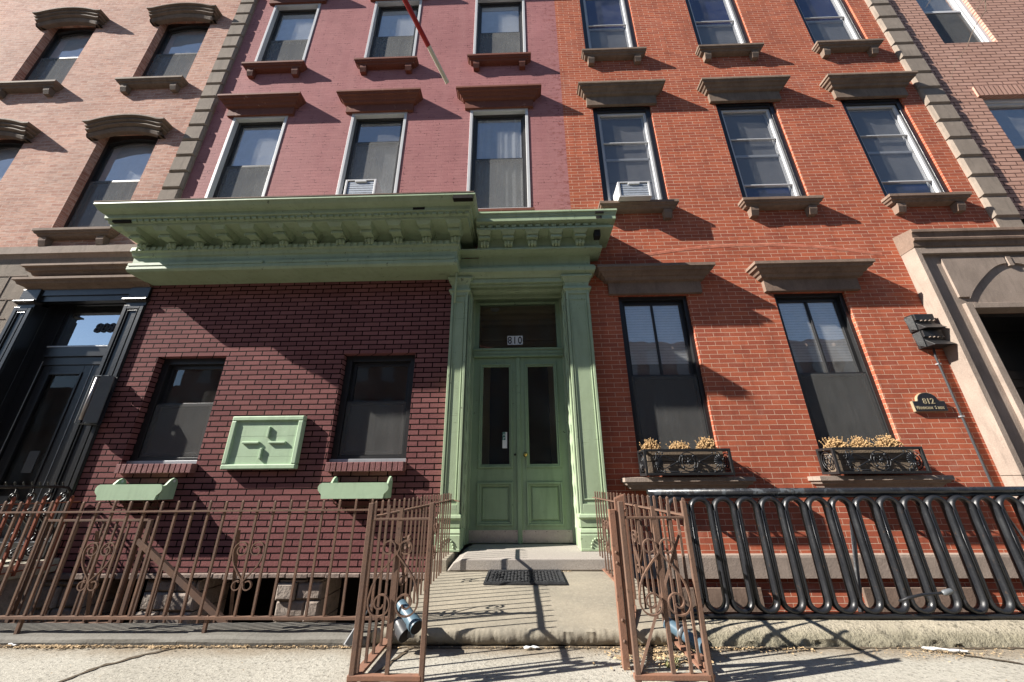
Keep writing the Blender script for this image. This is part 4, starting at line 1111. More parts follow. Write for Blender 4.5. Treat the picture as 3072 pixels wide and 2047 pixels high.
# areaway gate with handrail behind the front fence
ag = thing('areaway_gate', 'dark brown iron gate and slanting handrail in the areaway behind the picket fence', 'gate', (-3.8,-1.2,-1.1))
mb=MB()
for i in range(8): mb.box(-4.24+i*.118-.007,-4.24+i*.118+.007,-1.207,-1.193,-.17,.60)
mb.build('bars', M['rust'], ag)
MB().box(-4.30,-3.36,-1.215,-1.185,.590,.606).build('top_rail', M['rust'], ag); MB().box(-4.30,-3.36,-1.212,-1.188,-.19,-.165).build('bottom_rail', M['rust'], ag)
MB().box(-3.43,-3.40,-1.215,-1.185,-1.1,.59).build('post', M['rust'], ag); MB().box(-3.36,-3.33,-1.215,-1.185,-1.1,.60).build('post', M['rust'], ag)
MB().box(-4.31,-4.28,-1.215,-1.185,-1.1,.60).build('post', M['rust'], ag)
MB().obar((-3.40,-1.2,.435),(-2.42,-1.2,-.19),.034,.045).obar((-2.42,-1.2,-.19),(-1.6,-1.2,-.72),.034,.045).build('handrail', M['rust'], ag)
mb=MB()
for i in range(9):
    x_=-3.25+i*.14; zt=.435-(x_+3.40)*.638-.02; mb.box(x_-.007,x_+.007,-1.207,-1.193,-1.1,zt)
mb.build('balusters', M['rust'], ag)

# boundary fence beside the neighbour's stoop
bf = thing('picket_fence', 'red brown picket fence running back to the wall beside the scrolled railing', 'fence', (-5.32,-1.1,0))
mb=MB()
for i in range(14): mb.picket(-5.30-.12*(1-i/13) if False else -5.31, -.20-i*.135, .02, .79, .022)
mb.build('pickets', M['rust_red'], bf)
MB().obar((-5.31,-.10,.715),(-5.31,-2.05,.715),.024,.010).build('top_rail', M['rust_red'], bf); MB().obar((-5.31,-.10,.06),(-5.31,-2.05,.06),.024,.012).build('bottom_rail', M['rust_red'], bf)

# ornate black railing on the neighbour's stoop
orl = thing('iron_railing', 'ornate black scrolled iron railing with small spikes on the far left stoop', 'railing', (-5.47,-.9,0))
OX=-5.47
MB().tube([(OX,-2.0,.885),(OX,-.22,.885),(OX,-.15,.875),(OX,-.115,.84),(OX,-.105,.78),(OX,-.105,.15)],.016,8,ref=(1,0,0)).build('top_rail', M['iron'], orl, smooth=True)
mb=MB()
for i in range(24): mb.obar((OX,-.20-i*.075,.885),(OX,-.225-i*.075,.935),.010,.010)
mb.build('spikes', M['iron'], orl)
MB().obar((OX,-.10,.135),(OX,-2.0,.135),.03,.02).build('bottom_rail', M['iron'], orl)
sc_=MB()
def yz(pts,yo,zo,s_,fy=1,fz=1): return [(OX,yo+p[0]*s_*fy,zo+p[1]*s_*fz) for p in pts]
Sx=smooth(spiral(.10,.17,.015,.075,math.pi*2.4,math.pi*.0,16)+[(.16,.10),(.05,.0),(-.05,-.05),(-.16,-.10)]+spiral(-.10,-.17,.075,.015,math.pi,math.pi*3.4,16),1)
for i in range(11):
    yo=-.22-i*.155
    for zo,fy in ((.70,1),(.50,-1),(.30,1)):
        sc_.tube(yz(Sx,yo,zo,.52,fy,1),.0085,5,ref=(1,0,0),rb=.012)
    sc_.tube([(OX,yo-.10,.15),(OX,yo-.10,.87)],.007,5,ref=(1,0,0))
    for zo in (.79,.60,.40,.22): sc_.sphere((OX,yo-.10,zo),.018,6,5)
sc_.build('scrollwork', M['iron'], orl, smooth=True)
for x_,y_ in ((-5.66,.18),(-5.86,.18)): MB().box(x_-.035,x_+.035,y_-.01,y_+.03,.15,1.16).build('post', M['lampdark'], orl, bevel=.004)
# neighbour's stoop
ns = thing('stone_stoop', 'pale concrete stoop slab of the neighbouring black doorway', 'stoop', (-6.5,-.8,0))
MB().box(-7.8,-5.36,-1.15,.3,-.02,.12).build('slab', M['slab'], ns, bevel=.02)
MB().box(-7.8,-5.42,-.16,.5,.122,.30).build('threshold', M['blackpaint'], ns, bevel=.008)
MB().box(-7.8,-5.45,-1.0,.0,-1.1,-.02).build('stoop_base', M['rubble'], ns)

# black serpentine railing (right)
br = thing('iron_railing', 'heavy black iron railing of joined oval loops with chipped top pipe', 'railing', (3,-2.0,.09))
BY=-2.0; W=.1562
def stadium(xc,hw,z0,z1,n=9):
    pts=[]
    for i in range(n+1): a=math.pi*i/n; pts.append((xc+hw*math.cos(a),z1-hw+hw*math.sin(a)))
    for i in range(1,5): pts.append((xc-hw,z1-hw-(z1-z0-2*hw)*i/5))
    for i in range(n+1): a=math.pi+math.pi*i/n; pts.append((xc+hw*math.cos(a),z0+hw+hw*math.sin(a)))
    for i in range(1,5): pts.append((xc+hw,z0+hw+(z1-z0-2*hw)*i/5))
    return pts
loop0=None
for i in range(-1,24):
    xc=1.20+W*i
    mb=MB(); mb.tube([(x_,BY+mnoise.noise(Vector((x_*9,z_*9,i)))*.0022,z_) for x_,z_ in stadium(xc,.0630,.128,.772,10)],.0165,10,True,ref=(0,1,0),rb=.030)
    mb.tube([(xc+W/2,BY-.024,.20),(xc+W/2,BY-.024,.70)],.0055,6)
    mb.build('loop', M['iron'], br, smooth=True)
MB().tube([(.86,BY,.815),(5.2,BY,.815)],.0215,14,ref=(0,1,0)).tube([(.86,BY+.005,.785),(5.2,BY+.005,.785)],.012,8,ref=(0,1,0)).build('top_rail', M['iron_rail'], br, smooth=True)
MB().box(.86,5.2,BY-.028,BY+.028,.094,.118).build('bottom_rail', M['iron'], br, bevel=.008)
MB().box(.865,.915,BY-.025,BY+.025,.085,.80).build('post', M['iron'], br, bevel=.006)
MB().tube([(2.62,BY+.02,.76),(2.62,BY+.5,.45),(2.55,-.75,.0),(2.5,-.70,-.4)] if False else [(2.60,-1.55,.74),(2.57,-1.5,.57),(2.46,-1.5,.078),(2.38,-1.5,-.3)],.017,6).build('strut', M['iron'], br)
for x_ in (2.0,3.2): MB().box(x_-.012,x_+.012,BY-.012,BY+.012,.08,.095).build('foot', M['iron'], br)
# loose cable with a plug wound on the railing
ho = thing('cable_end', 'black cable with grey plug hooked through the railing loops', 'cable', (2.45,-2.05,.22))
MB().tube([(2.28,-2.05,.19),(2.32,-2.075,.215),(2.40,-2.08,.232),(2.50,-2.075,.237),(2.57,-2.07,.245)],.008,6).tube([(2.44,-2.06,.19),(2.42,-2.08,.236)],.006,5).build('cable', M['iron'], ho, smooth=True)
MB().tube([(2.53,-2.075,.238),(2.545,-2.075,.241),(2.59,-2.07,.249),(2.605,-2.068,.250)],[.010,.015,.015,.008],8).build('plug', M['lampgrey'], ho, smooth=True)

# =================================================================== THINGS ON THE WALLS
# framed green panel
sg = thing('wall_panel', 'square pale green framed wooden panel with four raised bars on plum brick', 'panel', (-3.2,-.05,1.39))
f=MB(); X0,X1,Z0,Z1=-3.69,-2.765,1.065,1.71
f.box(X0,X1,-.125,-.045,Z1-.06,Z1); f.box(X0,X1,-.125,-.045,Z0,Z0+.06); f.box(X0,X0+.065,-.125,-.045,Z0+.06,Z1-.06); f.box(X1-.065,X1,-.125,-.045,Z0+.06,Z1-.06)
f.build('frame', M['green_light'], sg, bevel=.012)
MB().box(X0+.03,X1-.03,-.099,-.046,Z0+.03,1.215).box(X0+.03,X1-.03,-.098,-.046,1.217,1.46).box(X0+.03,X1-.03,-.099,-.046,1.462,Z1-.03).build('board', M['green_light'], sg)
for x_,z_,v in ((-3.19,1.51,1),(-3.235,1.25,1),(-3.39,1.382,0),(-3.055,1.382,0)):
    b=MB(); hw,hz=(.015,.066) if v else (.108,.014)
    b.box(x_-hw,x_+hw,-.124,-.098,z_-hz,z_+hz); b.build('raised_bar', M['green_light'], sg, bevel=.006)
# green trough planters
def trough(x0,x1,label,loc):
    t_=thing('planter',label,'planter',loc,'green wooden wall troughs')
    zt,zb=.905,.735; yf=-.275
    o=[(x0+.0,zt-.045),(x0+.015,zt-.015),(x0+.045,zt)]+[(x1-.045,zt),(x1-.012,zt-.018),(x1,zt-.05),(x1-.004,zt-.08),(x1-.028,zt-.105),(x1-.048,zt-.125),(x1-.055,zb)]+[(x0+.055,zb),(x0+.05,zt-.125),(x0+.03,zt-.105),(x0+.006,zt-.08)]
    n=len(o); m=MB()
    c=((x0+x1)/2,(zt+zb)/2)
    vs=[(a,yf,b) for a,b in o]+[(a,yf+.022,b) for a,b in o]+[(c[0],yf,c[1]),(c[0],yf+.022,c[1])]
    fs=[(i,2*n,(i+1)%n) for i in range(n)]+[(n+i,n+(i+1)%n,2*n+1) for i in range(n)]+[(i,(i+1)%n,n+(i+1)%n,n+i) for i in range(n)]
    m.add(vs,[f_[::-1] for f_ in fs]); m.build('front_board', M['green_light'], t_)
    MB().box(x0+.06,x1-.06,yf+.024,-.05,zb+.005,zb+.025).box(x0+.06,x1-.06,-.07,-.045,zb+.025,zt-.02).build('tray', M['green_light'], t_)
    for x_ in (x0+.10,x1-.055):
        b=MB(); pts=[(-.05,zb+.0),(-.05,zt+.02),(-.07,zt+.055),(-.11,zt+.07),(-.15,zt+.05),(-.20,zt-.01),(yf+.025,zt-.03),(yf+.025,zb)]
        n=len(pts); cy=(-.16,(zt+zb)/2)
        vs=[(x_,a,b_) for a,b_ in pts]+[(x_+.022,a,b_) for a,b_ in pts]+[(x_,cy[0],cy[1]),(x_+.022,cy[0],cy[1])]
        b.add(vs,[(i,(i+1)%n,2*n) for i in range(n)]+[(n+(i+1)%n,n+i,2*n+1) for i in range(n)]+[(i,n+i,n+(i+1)%n,(i+1)%n) for i in range(n)])
        br_=b.build('end_bracket', M['green_light'], t_)
        MB().tube([(x_-.002,-.105,zt+.035),(x_+.024,-.105,zt+.035)],.016,10).build('hole_plug', M['paper'], br_)
    k=MB()
    for x_ in (x0+.2,x1-.2): k.tube([(x_,-.26,zb),(x_-.02,-.2,zb-.05),(x_,-.12,zb-.08),(x_,-.055,zb-.09)],.008,5); k.tube(smooth([(x_,-.055,zb-.09),(x_,-.06,zb-.03),(x_+.02,-.10,zb-.02),(x_+.0,-.13,zb-.05)],1),.006,5)
    k.box(x0+.18,x1-.18,-.058,-.048,zb-.10,zb-.085)
    k.build('iron_bracket', M['rust'], t_)
    return t_
trough(-4.99,-4.19,'pale green trough planter left under the window beside the black pilaster',(-4.6,-.05,.73))
trough(-2.36,-1.54,'pale green trough planter under the window nearest the green doorway',(-1.95,-.05,.73))

# window boxes
def scroll_xz(mb,pts,y,r=.0055): mb.tube([(p[0],y,p[1]) for p in pts],r,5,ref=(0,1,0))
def window_box(x0,x1,label,loc):
    w=thing('window_box',label,'window box',loc,'black iron window boxes')
    z0,z1=.955,1.245; yf,yb=-.285,-.03
    f=MB(); t_=.028
    for x_ in (x0,x1-t_):
        f.box(x_,x_+t_,yf,yf+t_,z0,z1); f.box(x_,x_+t_,yb-t_,yb,z0,z1); f.box(x_,x_+t_,yf+t_,yb-t_,z0,z0+t_); f.box(x_,x_+t_,yf+t_,yb-t_,z1-t_,z1)
    f.box(x0+t_,x1-t_,yf,yf+t_,z0,z0+t_); f.box(x0+t_,x1-t_,yf,yf+t_,z1-t_,z1); f.box(x0+t_,x1-t_,yb-t_,yb,z1-t_,z1)
    for i in range(4): f.box(x0+t_,x1-t_,yf+.06+i*.05,yf+.08+i*.05,z0+.002,z0+.012)
    f.build('frame', M['blackframe'], w, bevel=.003)
    l=MB(); l.box(x0+.05,x1-.07,-.235,-.218,1.115,1.225).box(x0+.05,x1-.09,-.232,-.218,.985,1.106); l.box(x0+.05,x0+.068,-.218,-.06,.985,1.22).box(x1-.09,x1-.072,-.218,-.06,.985,1.22).box(x0+.05,x1-.07,-.08,-.06,.985,1.22).box(x0+.068,x1-.09,-.218,-.08,.975,.985)
    l.box(x0+.068,x1-.09,-.218,-.08,.985,1.20)
    l.build('liner', M['wood'], w)
    xc=(x0+x1)/2; zc=(z0+z1)/2; o=MB(); y_=yf+.004
    for r_ in (.105,.072): scroll_xz(o,[(xc+r_*math.cos(a*.2618),zc+r_*math.sin(a*.2618)) for a in range(25)],y_)
    o.tube([(xc,y_,zc),(xc,y_-.012,zc)],.018,10)
    for k_ in range(8):
        a=k_*math.pi/4; o.tube([(xc+.018*math.cos(a),y_,zc+.018*math.sin(a)),(xc+.05*math.cos(a),y_,zc+.05*math.sin(a))],[.006,.003],5); 
        if k_%2: o.sphere((xc+.088*math.cos(a),y_,zc+.088*math.sin(a)),.014,6,5)
    for s_ in (1,-1):
        o.sphere((xc+s_*.125,y_,zc),.014,6,5)
        for v in (1,-1):
            p=[(xc+s_*.12,zc),(xc+s_*.20,zc+v*.035),(xc+s_*.28,zc+v*.075)]+[(xc+s_*(.335-(.0)+q[0]),zc+v*(.085+q[1])) for q in spiral(0,0,.042,.010,-math.pi*.9,math.pi*1.3,14)]
            scroll_xz(o,smooth(p,1),y_)
            o.sphere((xc+s_*.285,y_,zc+v*.095),.011,6,5)
        for k_ in range(9):
            a=(k_-4)*.33; bx=xc+s_*.375; o.tube([(bx,y_,zc),(bx-s_*.085*math.cos(a),y_,zc+.085*math.sin(a))],[.003,.0085],5,ref=(0,1,0))
        for v in (1,-1): scroll_xz(o,[(xc+s_*(.385)+q[0],zc+v*(.045+q[1])) for q in spiral(0,0,.022,.006,-1.5,4,10)],y_,.004)
    scroll_xz(o,[(xc-.33,z1-.035),(xc-.2,z1-.03),(xc+.2,z1-.03),(xc+.33,z1-.035)],y_,.004); scroll_xz(o,[(xc-.33,z0+.045),(xc,z0+.04),(xc+.33,z0+.045)],y_,.004)
    for v in (-.28,-.1,.1,.28): o.sphere((xc+v,y_,z0+.035),.010,6,5)
    for x_ in (x0+.006,x1-.006):
        yc=(yf+yb)/2
        for a_,b_ in ((.08,.10),(.05,.065)): o.tube([(x_,yc+a_*math.cos(q*.35),zc+b_*math.sin(q*.35)) for q in range(18)],.006,5,True,ref=(1,0,0))
        for k_ in range(6): a=k_*math.pi/3; o.tube([(x_,yc,zc),(x_,yc+.05*math.cos(a),zc+.065*math.sin(a))],.005,4)
    o.build('scrollwork', M['iron'], w, smooth=True)
    return w
window_box(1.40,2.395,'scrolled black window box under the window nearest the green doorway',(1.9,-.15,.955))
window_box(3.54,4.555,'scrolled black window box under the window nearest the brownstone entrance',(4.05,-.15,.955))
def dried(x,w_,h_,label,seed):
    rnd=random.Random(seed); m=MB(); base=Vector((x,-.16,1.20))
    for i in range(330):
        a=rnd.uniform(0,2*math.pi); rr=math.sqrt(rnd.random()); zz=rnd.uniform(.02,1)
        k_=math.sqrt(max(0,1-(zz*.9)**2))*.75+.25
        p=base+Vector((w_*.5*rr*k_*math.cos(a)*(1+.15*rnd.random()),.075*rr*k_*math.sin(a),.015+h_*zz*(1-.45*rr*rr)+.01*rnd.random()))
        m.octa(p,rnd.uniform(.0065,.0115))
        if i%3==0: m.octa(p+Vector((rnd.uniform(-.01,.01),rnd.uniform(-.01,.01),rnd.uniform(-.008,.008))),rnd.uniform(.004,.007))
        b_=base+Vector((rnd.uniform(-.4,.4)*w_*.6,rnd.uniform(-.03,.03),0)); m.tube([b_,b_*.5+p*.5+Vector((0,0,.01)),p],.0018,3,cap=False)
    for i in range(14):
        a=rnd.uniform(-1,1); p=base+Vector((a*w_*.55,rnd.uniform(-.04,.04),h_*(1.05-.4*a*a)+rnd.uniform(0,.03))); m.octa(p,.008); m.tube([base+Vector((a*w_*.3,0,0)),p],.0018,3,cap=False)
    return tag(m.build('dried_plant', M['dry'], loc=tuple(base)),label,'dried plant','dried flower clumps in the window boxes')
B1='in the window box nearest the green doorway'; B2='in the window box nearest the brownstone entrance'
dried(1.535,.25,.145,'left clump of dried tan flowers '+B1,1); dried(1.865,.27,.12,'middle low clump of dried tan flowers '+B1,2); dried(2.19,.26,.165,'right clump of dried tan flowers '+B1,3)
dried(3.70,.30,.15,'left clump of dried tan flowers '+B2,4); dried(3.99,.28,.15,'middle clump of dried tan flowers '+B2,5); dried(4.30,.34,.17,'right clump of dried tan flowers '+B2,6)

# plaque
pq=thing('address_plaque','black arched address plaque on red brick below the louvred fixture','plaque',(5.1,0,1.7))
def plaque_outline(e=0):
    o=[(4.905-e,1.685-e),(5.300+e,1.685-e),(5.300+e,1.815+e),(5.238+e,1.815+e)]
    for i in range(11): a=math.pi*i/10; o.append((5.10+(.125+e)*math.cos(a),1.825+(.098+e)*math.sin(a)))
    return o+[(4.965-e,1.815+e),(4.905-e,1.815+e)]
def fanpoly(o,y0,y1,c):
    n=len(o); m=MB(); vs=[(a,y0,b) for a,b in o]+[(a,y1,b) for a,b in o]+[(c[0],y0,c[1])]
    return m.add(vs,[(i,(i+1)%n,2*n) for i in range(n)]+[(i,n+i,n+(i+1)%n,(i+1)%n) for i in range(n)])
fanpoly(plaque_outline(.0),-.032,0,(5.10,1.76)).build('plate', M['gold'], pq); fanpoly(plaque_outline(-.005),-.036,-.03,(5.10,1.76)).build('field', M['ink'], pq)
t_=text('812',.100,5.10,1.778,-.037,.003,0,'CENTER',.95,.001); t_.build('number', M['gold'], pq)
t_=MB()
for s_,sz,x_ in (('W',.058,4.940),('ASHINGTON',.044,5.036),('S',.058,5.158),('TREET',.044,5.220)):
    q=text(s_,sz,x_,1.711,-.037,.002,0,'CENTER',.66,.0004); t_.add(q.v,q.f)
t_.build('street_name', M['gold'], pq)

# black louvred fixture with conduit on the red wall
fx=thing('wall_fixture','pair of black louvred boxes on the red wall beside the brownstone entrance','fixture',(5.4,0,2.5))
def louvre(x0,z0):
    m=MB(); x1=x0+.27
    m.box(x0,x1,-.10,-.0,z0,z0+.23); m.add([(x0-.04,-.02,z0+.20),(x0-.03,-.04,z0+.03),(x0+.0,-.10,z0-.0),(x0,-.10,z0+.22)],[(0,1,2,3),(3,2,1,0)])
    m.add([(x0+.02,-.10,z0+.10),(x1+.0,-.10,z0+.10),(x1+.03,-.19,z0+.005),(x0+.03,-.19,z0+.005),(x0+.02,-.10,z0+.005),(x1,-.10,z0+.005)],[(0,3,2,1),(3,4,5,2),(0,4,3),(1,2,5)])
    m.box(x0+.01,x1-.01,-.125,-.10,z0+.135,z0+.225)
    b=m.build('louvre_box', M['blackframe'], fx, bevel=.003)
    q=MB()
    for i in range(4): q.tube([(x0+.055+i*.055,-.128,z0+.122),(x0+.07+i*.055,-.135,z0+.130),(x0+.09+i*.055,-.128,z0+.124)],.006,5)
    q.build('spring', M['brownstone_light'], b)
louvre(5.27,2.745); louvre(5.29,2.51)
MB().tube([(5.43,-.05,2.51),(5.43,-.03,2.40),(5.44,-.022,2.2),(5.44,-.022,.60),(5.46,-.022,.48),(5.53,-.022,.26),(5.58,-.022,.14)],.013,7).build('conduit', M['lampdark'], fx, smooth=True)
for z in (1.62,2.3): MB().box(5.42,5.46,-.036,-.0,z-.008,z+.008).build('strap', M['alu'], fx)

# wall lamp on the black pilaster
wl=thing('wall_lamp','long black metal wall lamp with pale tube on the black pilaster','lamp',(-5.5,-.1,1.95))
MB().box(-5.64,-5.44,-.105,-.082,1.62,2.26).build('back_plate', M['ink'], wl)
k=MB()
for xa,xb,ya,yb_ in ((-5.70,-5.615,-.17,-.235),(-5.515,-5.415,-.235,-.165)):
    k.add([(xa,ya,1.64),(xb,yb_,1.64),(xb,yb_,2.25),(xa,ya,2.25),(xa,ya+.012,1.64),(xb,yb_+.012,1.64),(xb,yb_+.012,2.25),(xa,ya+.012,2.25)],[(0,1,2,3),(7,6,5,4),(0,4,5,1),(3,2,6,7),(0,3,7,4),(1,5,6,2)])
k.box(-5.615,-5.515,-.13,-.10,1.64,2.25).box(-5.66,-5.47,-.19,-.105,2.252,2.262).box(-5.66,-5.47,-.19,-.105,1.628,1.638)
k.build('shade_flaps', M['lampgrey'], wl)
MB().tube([(-5.565,-.225,1.67),(-5.565,-.225,2.22)],.020,10).build('tube', M['steel'], wl, smooth=True)

# air conditioners
def aircon(x0,x1,yf,z0,z1,label,loc):
    a=thing('air_conditioner',label,'air conditioner',loc)
    m=MB(); yb=.10; t_=.035
    m.box(x0,x1,yf+.04,yb,z0,z1-.01); m.box(x0,x0+t_,yf,yf+.04,z0,z1); m.box(x1-t_,x1,yf,yf+.04,z0,z1); m.box(x0+t_,x1-t_,yf,yf+.04,z1-t_*.7,z1); m.box(x0+t_,x1-t_,yf,yf+.04,z0,z0+.02)
    m.box((x0+x1)/2-.09,(x0+x1)/2+.09,yf-.006,yf+.04,z1-.055,z1-.024)
    m.build('casing', M['white'], a, bevel=.005)
    MB().box(x0+t_,x1-t_,yf+.030,yf+.038,z0+.02,z1-.02).build('grille_shadow', M['lampdark'], a)
    g=MB(); z=z0+.04
    while z<z1-.06: g.box(x0+t_+.012,x1-t_-.004,yf+.012,yf+.028,z,z+.034); z+=.045
    g.build('coil', M['fins'], a)
    return a
aircon(-2.71,-2.22,-.33,4.985,5.37,'white air conditioner in the middle rose house window above the green cornice',(-2.46,-.1,4.97))
aircon(1.545,2.045,-.25,4.965,5.26,'white air conditioner on the brown sill of the red house',(1.8,-.1,4.96))

# =================================================================== SMALL THINGS
def floodlight(name,label,loc,parts):
    f=thing(name,label,'floodlight',loc)
    for n_,a,b,r_,m_ in parts:
        a=Vector(a); b=Vector(b); d=(b-a).normalized(); k=MB()
        k.tube([a-d*.004,a,a+d*.01,b-d*.05,b-d*.048,b],[r_*.5,r_*.88,r_*.92,r_*.95,r_*1.1,r_*1.12],16,cap=True).build(n_,M[m_],f,smooth=True,auto=35)
        MB().tube([b,b+d*.003],r_*.98,16).build('lens',M['dark_gap'],f)
    return f
fl=floodlight('floodlight','blue grey floodlight with dark sensor behind the left end panel',(-.66,-2.25,.1),[('lamp_head',(-.735,-2.21,.215),(-.602,-2.325,.137),.036,'lampblue'),('sensor_head',(-.735,-2.235,.142),(-.668,-2.285,.090),.042,'lampdark')])
MB().tube([(-.70,-2.24,.15),(-.70,-2.22,.10),(-.70,-2.2,.05)],.014,6).box(-.655,-.62,-2.31,-2.285,.085,.115).build('stem',M['lampdark'],fl)
fl2=thing('floodlight','flat silver edged floodlight hanging at the fence corner left of the landing','floodlight',(-1.0,-2.15,.08))
MB().poly([(-1.055,.015),(-1.02,.0),(-.985,.01),(-.955,.10),(-.952,.150),(-.975,.140)],-2.20,-2.165).build('rim',M['alu'],fl2,bevel=.006)
MB().poly([(-1.040,.022),(-1.018,.012),(-.993,.02),(-.966,.10),(-.963,.135),(-.978,.128)],-2.205,-2.198).build('face',M['lampdark'],fl2)
MB().tube([(-.955,-2.17,.15),(-.945,-2.13,.19),(-.94,-2.09,.21)],.006,5).build('cable',M['lampdark'],fl2)
fl3=floodlight('floodlight','blue grey floodlight lying behind the right end panel by the curb',(.88,-2.3,.05),[('lamp_head',(.80,-2.22,.135),(.955,-2.36,.05),.034,'lampblue')])
MB().tube([(.855,-2.268,.108),(.872,-2.283,.100)],.037,14).build('collar',M['lampgrey'],fl3,smooth=True)
MB().tube([(.83,-2.25,.10),(.82,-2.22,.03),(.82,-2.2,.0)],.012,6).build('stem',M['lampdark'],fl3)

# striped pole reaching in overhead; upright at its far end added as a support
po=thing('striped_pole','red pole with cream tip reaching in overhead at the top','pole',(-2.9,-7.4,0))
E0=Vector((-.556,-2.766,3.899)); DR=(Vector((-.786,-3.226,4.102))-E0).normalized()
mid_=E0+DR*.262
MB().tube([E0,mid_],.0165,14).build('tip_section',M['whitepole'],po,smooth=True,auto=40)
endp=E0+DR*4.75
MB().tube([mid_,endp],.0185,14).build('red_section',M['redpole'],po,smooth=True,auto=40)
MB().tube([(endp.x,endp.y,0),(endp.x,endp.y,endp.z+.3)],.06,14).build('added_support',M['lampdark'],po,smooth=True,auto=40)

# bare twigs at the top right corner
tw=thing('bare_tree','bare thin street tree twigs crossing the upper right corner','tree',(6.5,-5.6,0))
m=MB()
def twig(a,b,r,n,seed):
    rnd=random.Random(seed); a=Vector(a); b=Vector(b); pts=[a+(b-a)*(i/8)+Vector((rnd.uniform(-1,1),rnd.uniform(-1,1),rnd.uniform(-1,1)))*.02*(0<i<8) for i in range(9)]
    m.tube(pts,[r*(1-.75*i/8) for i in range(9)],5)
    if n:
        for k_ in range(3):
            p=pts[3+k_*2]; twig(p,p+(b-a)*.35+Vector((rnd.uniform(-.2,.2),rnd.uniform(-.1,.1),rnd.uniform(-.2,.2))),r*.45,n-1,seed+k_*7+1)
twig((5.6,-3.6,6.6),(4.27,-2.52,4.93),.010,1,2); twig((4.9,-3.5,6.6),(3.86,-2.56,5.03),.006,0,9)
m.build('twigs',M['bark'],tw)
m=MB(); m.tube([(6.5,-5.6,0),(6.45,-5.55,2),(6.3,-5.2,4.6),(5.6,-3.6,6.6)],[.11,.09,.05,.010],10); m.tube([(6.3,-5.2,4.6),(5.6,-4.4,5.8),(4.9,-3.5,6.6)],[.04,.02,.007],8)
m.build('trunk',M['bark'],tw,smooth=True)

# plastic spoon, scraps, grass tuft, leaf litter
sp=[(0,.0),(.02,.012),(.05,.016),(.075,.010),(.10,.005),(.16,.004)]
m=MB(); vs=[];fs=[]
for i,(a,w_) in enumerate(sp): vs+=[(2.20+a*.75,-2.195-a*.30-w_*.9,.012-.004*(i<3)),(2.20+a*.75,-2.195-a*.30+w_*.9,.014-.004*(i<3))]
for i in range(len(sp)-1): fs.append((2*i,2*i+1,2*i+3,2*i+2))
o=m.add(vs,fs).build('plastic_spoon',M['plastic'],loc=(2.25,-2.2,0)); s_=o.modifiers.new('Solidify','SOLIDIFY'); s_.thickness=.004
tag(o,'white plastic spoon on the sidewalk below the crumbling curb','spoon')
rnd=random.Random(11)
for (x_,y_,sz,lab) in ((2.33,-2.245,.034,'thin white scrap lying beside the plastic spoon'),(.01,-2.215,.03,'white paper scraps below the edge of the stone landing'),(-3.03,-2.20,.02,'small white paper scrap among leaves by the long curbstone')):
    m=MB()
    for k_ in range(2):
        cx=x_+k_*sz*1.3; pts=[(cx+sz*(.6+.4*rnd.random())*math.cos(a),y_+sz*.5*(.6+.4*rnd.random())*math.sin(a),.012+.008*rnd.random()) for a in (0,1,2,3,4,5)]
        m.add(pts,[tuple(range(6))])
    o=m.build('paper_scrap',M['paper'],loc=(x_,y_,0)); q=o.modifiers.new('Solidify','SOLIDIFY'); q.thickness=.003
    tag(o,lab,'scrap')
def tuft(x,y,n,label,seed):
    rnd=random.Random(seed); m=MB()
    for i in range(n):
        a=rnd.uniform(0,6.28); L=rnd.uniform(.03,.07); b=Vector((x+rnd.uniform(-.03,.03),y+rnd.uniform(-.012,.012),.0)); t_=b+Vector((L*math.cos(a)*.8,L*math.sin(a)*.5,L*.7)); w_=Vector((-math.sin(a),math.cos(a),0))*.002
        m.add([b-w_,b+w_,t_],[(0,1,2)])
    return tag(m.build('grass_tuft',M['grass'],loc=(x,y,0)),label,'grass')
tuft(-3.55,-2.2,70,'pale dry grass tuft at the left end of the long curbstone',4); tuft(.74,-2.42,60,'sparse green grass tuft inside the right end panel',8)
rnd=random.Random(21); m=MB()
def litter(x,y,s_,z=.005):
    a=rnd.uniform(0,6.28); u=Vector((math.cos(a),math.sin(a),rnd.uniform(-.4,.4)))*s_; v=Vector((-math.sin(a),math.cos(a),rnd.uniform(-.5,.5)))*s_*rnd.uniform(.25,.6); c=Vector((x,y,z+s_*.45))
    m.add([c-u,c+v*.9,c+u,c-v],[(0,1,2,3)])
for i in range(1500): litter(rnd.uniform(-4.2,-.95),-2.185-abs(rnd.gauss(0,.016)),rnd.uniform(.003,.009))
for i in range(260): litter(-2.75+rnd.gauss(0,.12),-2.195-abs(rnd.gauss(0,.02)),rnd.uniform(.005,.013))
for i in range(200): litter(-2.1+rnd.gauss(0,.06),-2.195-abs(rnd.gauss(0,.02)),rnd.uniform(.004,.010))
for i in range(700): litter(.70+rnd.gauss(0,.13),-2.30+rnd.gauss(0,.08),rnd.uniform(.005,.014))
for i in range(350): litter(rnd.uniform(.9,1.6),-2.19-abs(rnd.gauss(0,.03)),rnd.uniform(.004,.011))
for i in range(500): litter(2.25+rnd.gauss(0,.22),-2.25+rnd.gauss(0,.04),rnd.uniform(.003,.008))
for i in range(150): litter(rnd.uniform(-.8,.6),-2.19-abs(rnd.gauss(0,.012)),rnd.uniform(.003,.008))
for i in range(330): litter(rnd.uniform(-.35,.45),-.640-abs(rnd.gauss(0,.008)),rnd.uniform(.004,.010),.086)
for i in range(160): litter(rnd.uniform(-4,3.5),rnd.uniform(-2.75,-2.2),rnd.uniform(.002,.006))
o=tag(m.build('leaf_litter',M['leaf']),'dry tan leaf litter and crumbs along the foot of the curbs','leaf litter'); o['kind']='stuff'

